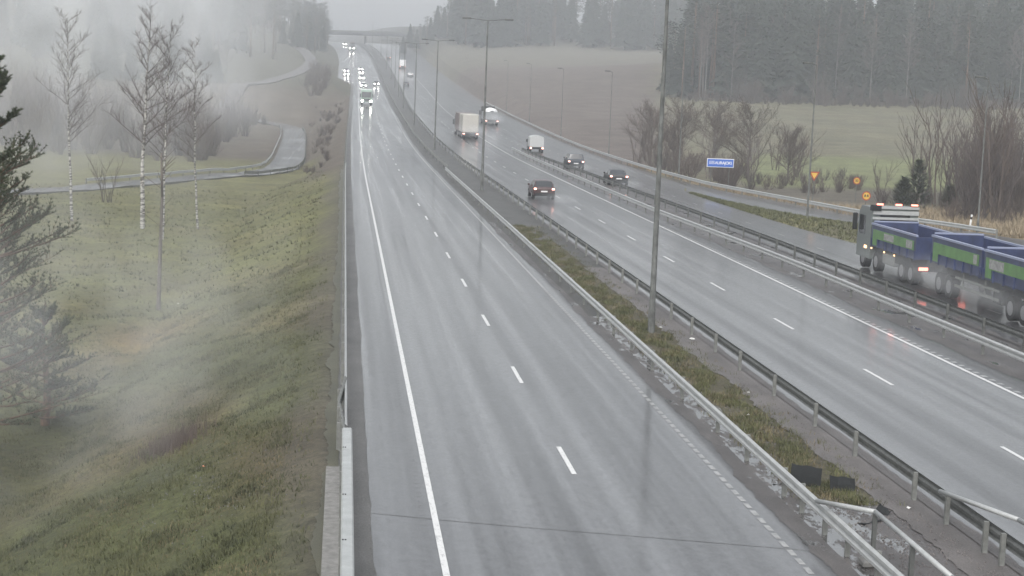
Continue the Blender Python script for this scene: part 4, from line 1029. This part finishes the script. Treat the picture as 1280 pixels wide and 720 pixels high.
# birches on the left slope
def bigbirch(seed, H, tr, lb, u_, v_, Y, lean=(0, 0), nb=20, spread=3.2):
    p = at(u_, v_, Y); T, K = grow(seed, H, tr, spread*1.1, nb+6, 2, .38, .6, .011, .05, 5, droop=.02, upb=.1)
    t = tree('birch_tree', lb, 'birch', T, K, 'birch', 'twigb', (p.x, Y, ground_z(p.x, Y)-.2)); t.rotation_euler = (lean[0], lean[1], seed); return t
bigbirch(51, 17.0, .20, 'thick white stemmed birch standing on the grass left of the thinner ones', 178, 278, 136, (0, R(1.5)))
bigbirch(52, 15.5, .12, 'slender birch with a thin crooked stem close behind the thick birch', 203, 262, 128, (0, R(-1)), 18)
bigbirch(53, 16.5, .13, 'white birch far left rising from the grass before the path', 90, 272, 140, (0, R(1)))
bigbirch(54, 15, .10, 'faint thin birch between the thick birch and the motorway', 248, 262, 138, (0, R(2)), 14, 2.6)
p = at(198, 380, 90); t = thing('tree_stake', 'bare grey trunk without branches standing nearest on the slope', 'trunk', (p.x, 90, ground_z(p.x, 90)-.2))
b = MB(); b.tube((0, 0, 0), (.05, 0, 3.2), .12, .10, 10, False).tube((.05, 0, 3.2), (.12, 0, 6.2), .10, .075, 10, False).tube((.12, 0, 6.2), (.05, 0, 8.5), .075, .04, 8); b.build('trunk', 'bark', t, True)
Kb = MB(); rr = random.Random(5)
for k in range(14):
    z = rr.uniform(4.5, 8.4); a = rr.uniform(0, 6.28); e = Vector((math.cos(a)*.9, math.sin(a)*.9, z+.7)); Kb.tube((.08, 0, z), e, .02, .008, 3)
Kb.build('branch', 'twig', t)
p = at(134, 252, 160); place(SAP, p.x, 160, 'small bare sapling on the grass in front of the path', 'saplings behind the path', .8)

# pine at the left edge of the frame
def nearpine(seed, H, label, loc, zlow=.12, Lmax=4.2):
    r = random.Random(seed); T = MB(); K = MB(); prev = Vector((0, 0, 0)); t = thing('pine_tree', label, 'pine', loc)
    for i in range(10):
        e = Vector((math.sin(i*.7)*.08, math.cos(i*.9)*.06, H*(i+1)/10)); T.tube(prev, e, .17*(1-i/10*.9), .17*(1-(i+1)/10*.9), 8, False); prev = e
    B = MB()
    def tuft(o, d, L_):
        for j in range(13):
            s = (d*.75+Vector((r.uniform(-1, 1), r.uniform(-1, 1), r.uniform(-.5, .9)))*.75).normalized()*L_*r.uniform(.7, 1.1); w = s.cross(Vector((r.uniform(-1, 1), r.uniform(-1, 1), 1))).normalized()*.011
            K.add([o-w, o+w, o+s], [(0, 1, 2)])
    z = H*zlow
    while z < H-.3:
        f = z/H; L_ = Lmax*((1-f)**.75)*(.55+.45*min(1, f/.25))+.25
        for k in range(5):
            a = r.uniform(0, 6.28); d = Vector((math.cos(a), math.sin(a), .12+.8*f**2)); L2 = L_*r.uniform(.7, 1.1); q = Vector((0, 0, z)); N_ = 7
            for i in range(N_):
                d = (d+Vector((r.uniform(-.1, .1), r.uniform(-.1, .1), r.uniform(-.02, .1)))).normalized(); e = q+d*(L2/N_); B.tube(q, e, .035*(1-i/N_)+.006, .035*(1-(i+1)/N_)+.006, 4, False)
                if i >= 2:
                    for m_ in range(5):
                        s = (d*.7+Vector((r.uniform(-1, 1), r.uniform(-1, 1), r.uniform(-.1, .6)))*.8).normalized(); l3 = L2*r.uniform(.10, .22); g_ = q.lerp(e, r.random()); h_ = g_+s*l3
                        B.tube(g_, h_, .008, .006, 3, False)
                        for tt in (.4, .7, 1.0): tuft(g_.lerp(h_, tt), s, .12)
                if i >= 4: tuft(e, d, .13)
                q = e
        z += r.uniform(.38, .55)
    for q in range(8): tuft(Vector((0, 0, H-.1*q)), Vector((0, 0, 1)), .13)
    T.build('trunk', 'pinebark', t, True); B.build('branch', 'pinebark', t); K.build('needles', 'pine', t); return t
nearpine(3, 13.8, 'big dark pine at the left edge reaching its branches over the slope', (-10.7, 52, ground_z(-10.7, 52)-.2), .14, 4.1)
nearpine(8, 4.6, 'lower young pine beside the big one at the left edge', (-10.2, 60, ground_z(-10.2, 60)-.2), .1, 2.3)

# ------------------------------------------------------------------ grass
def tufts(name, n, samp, m, h0, h1, blades=4, w=.02, zf=None, dens=None):
    r = random.Random(len(name)*7+n); b = MB(); k = 0
    while k < n:
        x, y = samp(r)
        if dens and r.random() > dens(x, y): k += 1; continue
        z = (zf or ground_z)(x, y); H = r.uniform(h0, h1)
        for j in range(blades):
            a = r.uniform(0, 6.28); c, s = math.cos(a), math.sin(a); px, py = x+r.gauss(0, .07), y+r.gauss(0, .07); ln = H*r.uniform(.3, 1.0)
            b.add([(px-s*w, py+c*w, z-.02), (px+s*w, py-c*w, z-.02), (px+c*ln, py+s*ln, z+H*r.uniform(.5, 1.))], [(0, 1, 2)])
        k += 1
    o = b.build(name, m); tag(o, kind='stuff'); return o
def dn(x, y): return .15+.85*sst(-.5, .7, hashn(x*1.3, y*.9)+.4*hashn(x*4, y*3))
def s_left(r):
    y = 28+62*r.random()**1.3; return r.uniform(-.215*y, -1.1 if r.random() < .75 else -.5), y
o = tufts('slope_grass', 60000, s_left, 'grass', .04, .17, 4, .010, dens=dn); tag(o, 'rough wet grass covering the slope left of the motorway', 'grass')
o = tufts('dead_grass', 30000, s_left, 'straw', .02, .08, 4, .008, dens=lambda x, y: sst(-.2, .8, hashn(x*.9+3, y*.6+1))); tag(o, 'matted dead grass lying in patches on the slope', 'grass')
def s_left2(r):
    y = r.uniform(85, 180); return r.uniform(-.21*y, -1.5), y
o = tufts('slope_grass', 9000, s_left2, 'grass', .08, .28, 3, .03, dens=dn); tag(o, 'rough grass on the hollow floor before the path', 'grass')
def s_med(r): return max(10.5, min(12.9, r.gauss(11.45, .47))), 36+72*r.random()**1.2
zm = lambda x, y: zr(y)+CROSS*x
o = tufts('dead_grass', 6000, s_med, 'straw', .04, .15, 4, .011, zf=zm, dens=lambda x, y: sst(-.6, .6, hashn(x*2+1, y*1.7))); tag(o, 'matted dead grass among the green tufts of the median', 'grass')
o = tufts('median_grass', 17000, s_med, 'mgrass', .04, .16, 4, .009, zf=zm, dens=lambda x, y: sst(-.5, .5, hashn(x*3, y*1.3)+.25*hashn(x*9, y*5)+.1)); tag(o, 'tufty green brown grass down the middle of the median', 'grass')
def s_isl(r):
    y = r.uniform(84, 147); a, c = rightc(y)+.1, rl_(y)-.1; return r.uniform(a, max(c, a+.05)), y
o = tufts('island_grass', 6000, s_isl, 'mgrass', .08, .25, 3, .03, zf=zm); tag(o, 'grass on the long island between slip road and ramp', 'grass')
def s_reed(r):
    y = r.uniform(88, 140); x = rr_(y)+1.3+r.random()*(14 if y < 120 else 20); return x, y
o = tufts('dry_reeds', 15000, s_reed, 'reed', .35, 1.0, 3, .02); tag(o, 'tall pale dry reeds along the outer edge of the ramp', 'reeds')
def s_bank(r):
    y = r.uniform(112, 200); x = (r.uniform(0, 3.5)+(R5x(y)+.5)); return x, y
_r5 = pchip([p[1] for p in R5[::-1]], [p[0] for p in R5[::-1]])
R5x = lambda y: _r5(y)
o = tufts('dry_reeds', 5000, s_bank, 'reed', .2, .6, 3, .02); tag(o, 'short brown weeds behind the outer crash barrier', 'weeds')
tf = MB(); rq = random.Random(77)
for (uu, vv_, n) in ((215, 520, 260), (195, 505, 160), (232, 512, 140)):
    dd = at(uu, vv_, 48)
    px = dd.x
    for k in range(n):
        x, y = px+rq.gauss(0, .35), 49+rq.gauss(0, .5); z = ground_z(x, y); h = rq.uniform(.2, .6)
        tf.add([(x-.01, y, z), (x+.01, y, z), (x+rq.gauss(0, .1), y+rq.gauss(0, .1), z+h)], [(0, 1, 2)])
tag(tf.build('tall_weeds', 'twig'), 'patch of taller dark weeds on the lower slope', 'weeds', kind='stuff')
sb = MB(); rq = random.Random(9)
for k in range(420):
    y = rq.gauss(42, 3.2); x = rq.gauss(-3.2, .9)-(y-42)*.28
    if x > -.9: continue
    z = ground_z(x, y); h = rq.uniform(.01, .032)
    sb.add([(x-h, y, z), (x, y-h, z), (x+h, y, z), (x, y+h, z), (x, y, z+h)], [(0, 1, 4), (1, 2, 4), (2, 3, 4), (3, 0, 4)])
tag(sb.build('stones', 'stone'), 'loose pale stones lying in the grass of the lower slope', 'stones', kind='stuff')
# gravel pebbles on the bare median
pb = MB(); rq = random.Random(3)
for k in range(1500):
    x, y = rq.uniform(10.6, 12.9), rq.uniform(28, 37) if rq.random() < .7 else rq.uniform(37, 48)
    s = rq.uniform(.012, .035); z = zm(x, y)-.012
    pb.add([(x-s, y, z), (x, y-s, z), (x+s, y, z), (x, y+s, z), (x, y, z+s)], [(0, 1, 4), (1, 2, 4), (2, 3, 4), (3, 0, 4)])
tag(pb.build('gravel', M['gravel']), 'loose pebbles scattered on the bare end of the median', 'gravel', kind='stuff')

# ------------------------------------------------------------------ debris and litter
def bentpanel(label, loc, rot, w, h, m='plastic', name='plastic_panel', cat='debris'):
    b = MB(); n = 6; th = .012; vv = []
    for i in range(n+1):
        for j in range(3):
            x = -w/2+w*i/n; z = h*j/2; vv.append((x, .02*math.sin(i*.8)+.06*(j/2)**2, z+.015*math.sin(i*1.7+j)-.03*i/n))
    k = len(vv); vv += [(x, y+th, z) for x, y, z in vv]
    f = []
    for i in range(n):
        for j in range(2):
            a = i*3+j; f.append((a, a+3, a+4, a+1)); f.append((k+a, k+a+1, k+a+4, k+a+3))
    for i in range(n): f += [(i*3, k+i*3, k+i*3+3, i*3+3), (i*3+2, i*3+5, k+i*3+5, k+i*3+2)]
    f += [(0, 1, k+1, k), (1, 2, k+2, k+1), (n*3, k+n*3, k+n*3+1, n*3+1), (n*3+1, k+n*3+1, k+n*3+2, n*3+2)]
    o = b.add(vv, f).build(name, m); o.location = loc; o.rotation_euler = rot; return tag(o, label, cat)
bentpanel('large bent black plastic panel standing up behind the near median barrier', (10.95, 37.75, zm(11, 38)-.03), (R(-8), 0, R(-25)), .72, .5)
bentpanel('lower dark panel lying tilted on grass right of the larger one', (11.72, 37.3, zm(11.7, 37)-.03), (R(-14), R(4), R(6)), .62, .36)
bentpanel('curved black plastic strip lying on wet ground under the handrail', (11.6, 34.5, zm(11.6, 34.5)+.01), (R(-75), 0, R(35)), .75, .14)
bentpanel('small crumpled black scrap beside the curved plastic strip', (11.95, 35.2, zm(12, 35.2)), (R(-30), R(20), R(-40)), .3, .2)
bentpanel('small black scrap alone on the bare ground right of the handrail', (12.35, 33.1, zm(12, 33)+.005), (R(-80), 0, R(-10)), .2, .1)
bentpanel('thin black strip lying at the puddles left of the barrier posts', (10.38, 37.9, zm(10.4, 37.9)+.01), (R(-80), 0, R(15)), .3, .06)
def litter(label, x, y, s, m='litter', zf=zm):
    s *= .72; r = random.Random(int(x*100)); b = MB(); z = zf(x, y)
    vs = [(x+s*math.cos(a)*r.uniform(.7, 1.2), y+s*math.sin(a)*r.uniform(.7, 1.2), z+r.uniform(0, .03)) for a in np.linspace(0, 5.5, 6)]
    top = [(x+(p[0]-x)*.6, y+(p[1]-y)*.6, z+s*.5+r.uniform(-.02, .02)) for p in vs]
    b.add(vs+top+[(x, y, z+s*.6)], [(i, (i+1) % 6, 6+(i+1) % 6, 6+i) for i in range(6)]+[(6+i, 6+(i+1) % 6, 12) for i in range(6)])
    return tag(b.build('litter', m), label, 'litter', 'bits of litter on the verges')
litter('white litter scrap on the median grass right of the nearest lamp post foot', 12.25, 63, .12)
litter('flat white litter at the gravel edge near the dark median barrier', 12.9, 60.2, .15)
litter('tiny white scrap in the median grass midway down', 12.45, 49.6, .07)
litter('small white scrap in the median grass below midway', 11.6, 46.1, .07)
litter('crumpled white paper at the end of the median grass', 12.75, 35.7, .09)
litter('white shard under the large black panel', 11.25, 37.1, .05)
litter('pinkish orange litter lying alone on the green slope', -2.85-.55, 44.2, .09, mat('orange_litter', (.75, .28, .16), .5), ground_z)
litter('white litter pair on the slope right of the nearest bare trunk', at(223, 365, 92).x, 92, .14, 'litter', ground_z)

# ------------------------------------------------------------------ haze
hz = MB().box(-920, 920, -100, 2230, -14, 118).build('haze', M['ground'])
m = bpy.data.materials.new('haze'); m.use_nodes = True; N = m.node_tree.nodes; N.clear()
o = N.new('ShaderNodeOutputMaterial'); v = N.new('ShaderNodeVolumePrincipled'); v.inputs['Color'].default_value = (.92, .95, .99, 1); v.inputs['Density'].default_value = .00075; v.inputs['Anisotropy'].default_value = .2
m.node_tree.links.new(v.outputs[0], o.inputs['Volume']); hz.data.materials.clear(); hz.data.materials.append(m); tag(hz, 'thin grey rain haze filling the whole valley', 'haze', kind='stuff')


def volume_mat(name, dens, scale, p0, p1, loc=(0, 0, 0), col=(.95, .97, 1)):
    m = bpy.data.materials.new(name); m.use_nodes = True; N = m.node_tree.nodes; L = m.node_tree.links; N.clear()
    o = N.new('ShaderNodeOutputMaterial'); v = N.new('ShaderNodeVolumePrincipled'); v.inputs['Color'].default_value = (*col, 1); L.new(v.outputs[0], o.inputs['Volume'])
    tc = N.new('ShaderNodeTexCoord'); g = N.new('ShaderNodeVectorMath'); g.operation = 'MULTIPLY_ADD'; g.inputs[1].default_value = (2,)*3; g.inputs[2].default_value = (-1,)*3
    L.new(tc.outputs['Generated'], g.inputs[0]); ln = N.new('ShaderNodeVectorMath'); ln.operation = 'LENGTH'; L.new(g.outputs[0], ln.inputs[0])
    fo = N.new('ShaderNodeMapRange'); fo.interpolation_type = 'SMOOTHSTEP'; fo.inputs[1].default_value = .35; fo.inputs[2].default_value = 1.0; fo.inputs[3].default_value = dens; fo.inputs[4].default_value = 0
    L.new(ln.outputs['Value'], fo.inputs[0])
    mp = N.new('ShaderNodeMapping'); mp.inputs['Location'].default_value = loc; L.new(tc.outputs['Object'], mp.inputs[0])
    t = N.new('ShaderNodeTexNoise'); t.inputs['Scale'].default_value = scale; t.inputs['Detail'].default_value = 1.5; L.new(mp.outputs[0], t.inputs['Vector'])
    r = N.new('ShaderNodeMapRange'); r.inputs[1].default_value = p0; r.inputs[2].default_value = p1; L.new(t.outputs['Fac'], r.inputs[0])
    mu = N.new('ShaderNodeMath'); mu.operation = 'MULTIPLY'; L.new(fo.outputs[0], mu.inputs[0]); L.new(r.outputs[0], mu.inputs[1]); L.new(mu.outputs[0], v.inputs['Density'])
    return m
def vbox(name, x0, x1, y0, y1, z0, z1, m, label, cat, rate=1.0):
    cx, cy_, cz = (x0+x1)/2, (y0+y1)/2, (z0+z1)/2
    o = MB().box(x0-cx, x1-cx, y0-cy_, y1-cy_, z0-cz, z1-cz).build(name, m); o.location = (cx, cy_, cz); return tag(o, label, cat, kind='stuff')
vbox('lens_smear_mist', -62, 2, 62, 330, -9, 34, volume_mat('hollow_smear_mist', .018, .085, .51, .60), 'pale haze added for water drops on the lens, over the hollow left of the motorway', 'lens_smear_mist')  # added volume, stands in for white smears of water drops on the lens
vbox('lens_smear_mist', -16, 1, 26, 74, -5, 8, volume_mat('slope_smear_mist', .034, .26, .53, .62, (3, 7, 1)), 'faint haze patches added for lens drops, over the near grass slope', 'lens_smear_mist')  # second added volume, patchy, imitates lens drop smears in front of the slope
SP = volume_mat('road_spray', .05, .5, .25, .6)
def spray(u, y0, y1, w, h, label, m=SP):
    p = rp(u, (y0+y1)/2); vbox('spray', p.x-w, p.x+w, y0, y1, p.z+.02, p.z+h, m, label, 'spray')
spray(28.4, 55, 92, 3.2, 1.9, 'grey wheel spray around the tipper truck and trailer', volume_mat('thick_spray', .14, .6, .25, .6, (1, 1, 1), (.8, .82, .84)))
spray(25.6, 147, 155, 1.8, .9, 'wheel spray behind the black saloon')
spray(25.2, 176, 184, 1.8, .9, 'wheel spray behind the dark off roader')
spray(16.2, 123, 133, 1.9, .9, 'wheel spray behind the dark maroon hatchback')
spray(18.9, 244, 276, 2.8, 2.6, 'wheel spray around the pale lorry trailer')
spray(26.2, 296, 322, 2.6, 2.4, 'wheel spray behind the lorry with white load')
spray(3.8, 376, 412, 2.8, 2.0, 'wheel spray around the green oncoming lorry')
# ------------------------------------------------------------------ light
sc = bpy.context.scene; w = bpy.data.worlds.new('World'); sc.world = w; w.use_nodes = True
N = w.node_tree.nodes; L = w.node_tree.links; bg = N['Background']
sky = N.new('ShaderNodeTexSky'); sky.sky_type = 'NISHITA'; sky.sun_disc = False; EL, AZ = R(48), R(200)
sky.sun_elevation = EL; sky.sun_rotation = AZ; sky.dust_density = 5; sky.air_density = 1.5; sky.ozone_density = 1
hs = N.new('ShaderNodeHueSaturation'); hs.inputs['Saturation'].default_value = .22; L.new(sky.outputs[0], hs.inputs['Color']); tcw = N.new('ShaderNodeTexCoord'); mpw = N.new('ShaderNodeMapping'); mpw.inputs['Scale'].default_value = (1, 1, 5); L.new(tcw.outputs['Generated'], mpw.inputs[0])
cn = N.new('ShaderNodeTexNoise'); cn.inputs['Scale'].default_value = 3.5; cn.inputs['Detail'].default_value = 5; L.new(mpw.outputs[0], cn.inputs['Vector'])
L.new(mixc(N, L, 1., hs.outputs[0], ramp(N, L, cn.outputs['Fac'], .3, .7, (.84, .85, .88), (1.14, 1.14, 1.13)), 'MULTIPLY'), bg.inputs['Color']); bg.inputs['Strength'].default_value = .14
sd = bpy.data.lights.new('sun', 'SUN'); sd.energy = .5; sd.angle = R(30); sd.color = (1, .99, .97); so = bpy.data.objects.new('sun', sd); C.objects.link(so)
so.rotation_euler = (math.pi/2-EL, 0, math.pi-AZ)
sc.view_settings.view_transform = 'Standard'; sc.view_settings.look = 'None'; sc.view_settings.gamma = 1; sc.view_settings.exposure = .72
try:
    sc.cycles.use_denoising = True; sc.cycles.volume_bounces = 2; sc.cycles.volume_step_rate = 1; sc.cycles.volume_max_steps = 128; sc.cycles.max_bounces = 6; sc.cycles.diffuse_bounces = 2; sc.cycles.glossy_bounces = 3
    sc.cycles.sample_clamp_indirect = 4; sc.cycles.use_adaptive_sampling = True
except Exception: pass
bpy.context.view_layer.update()
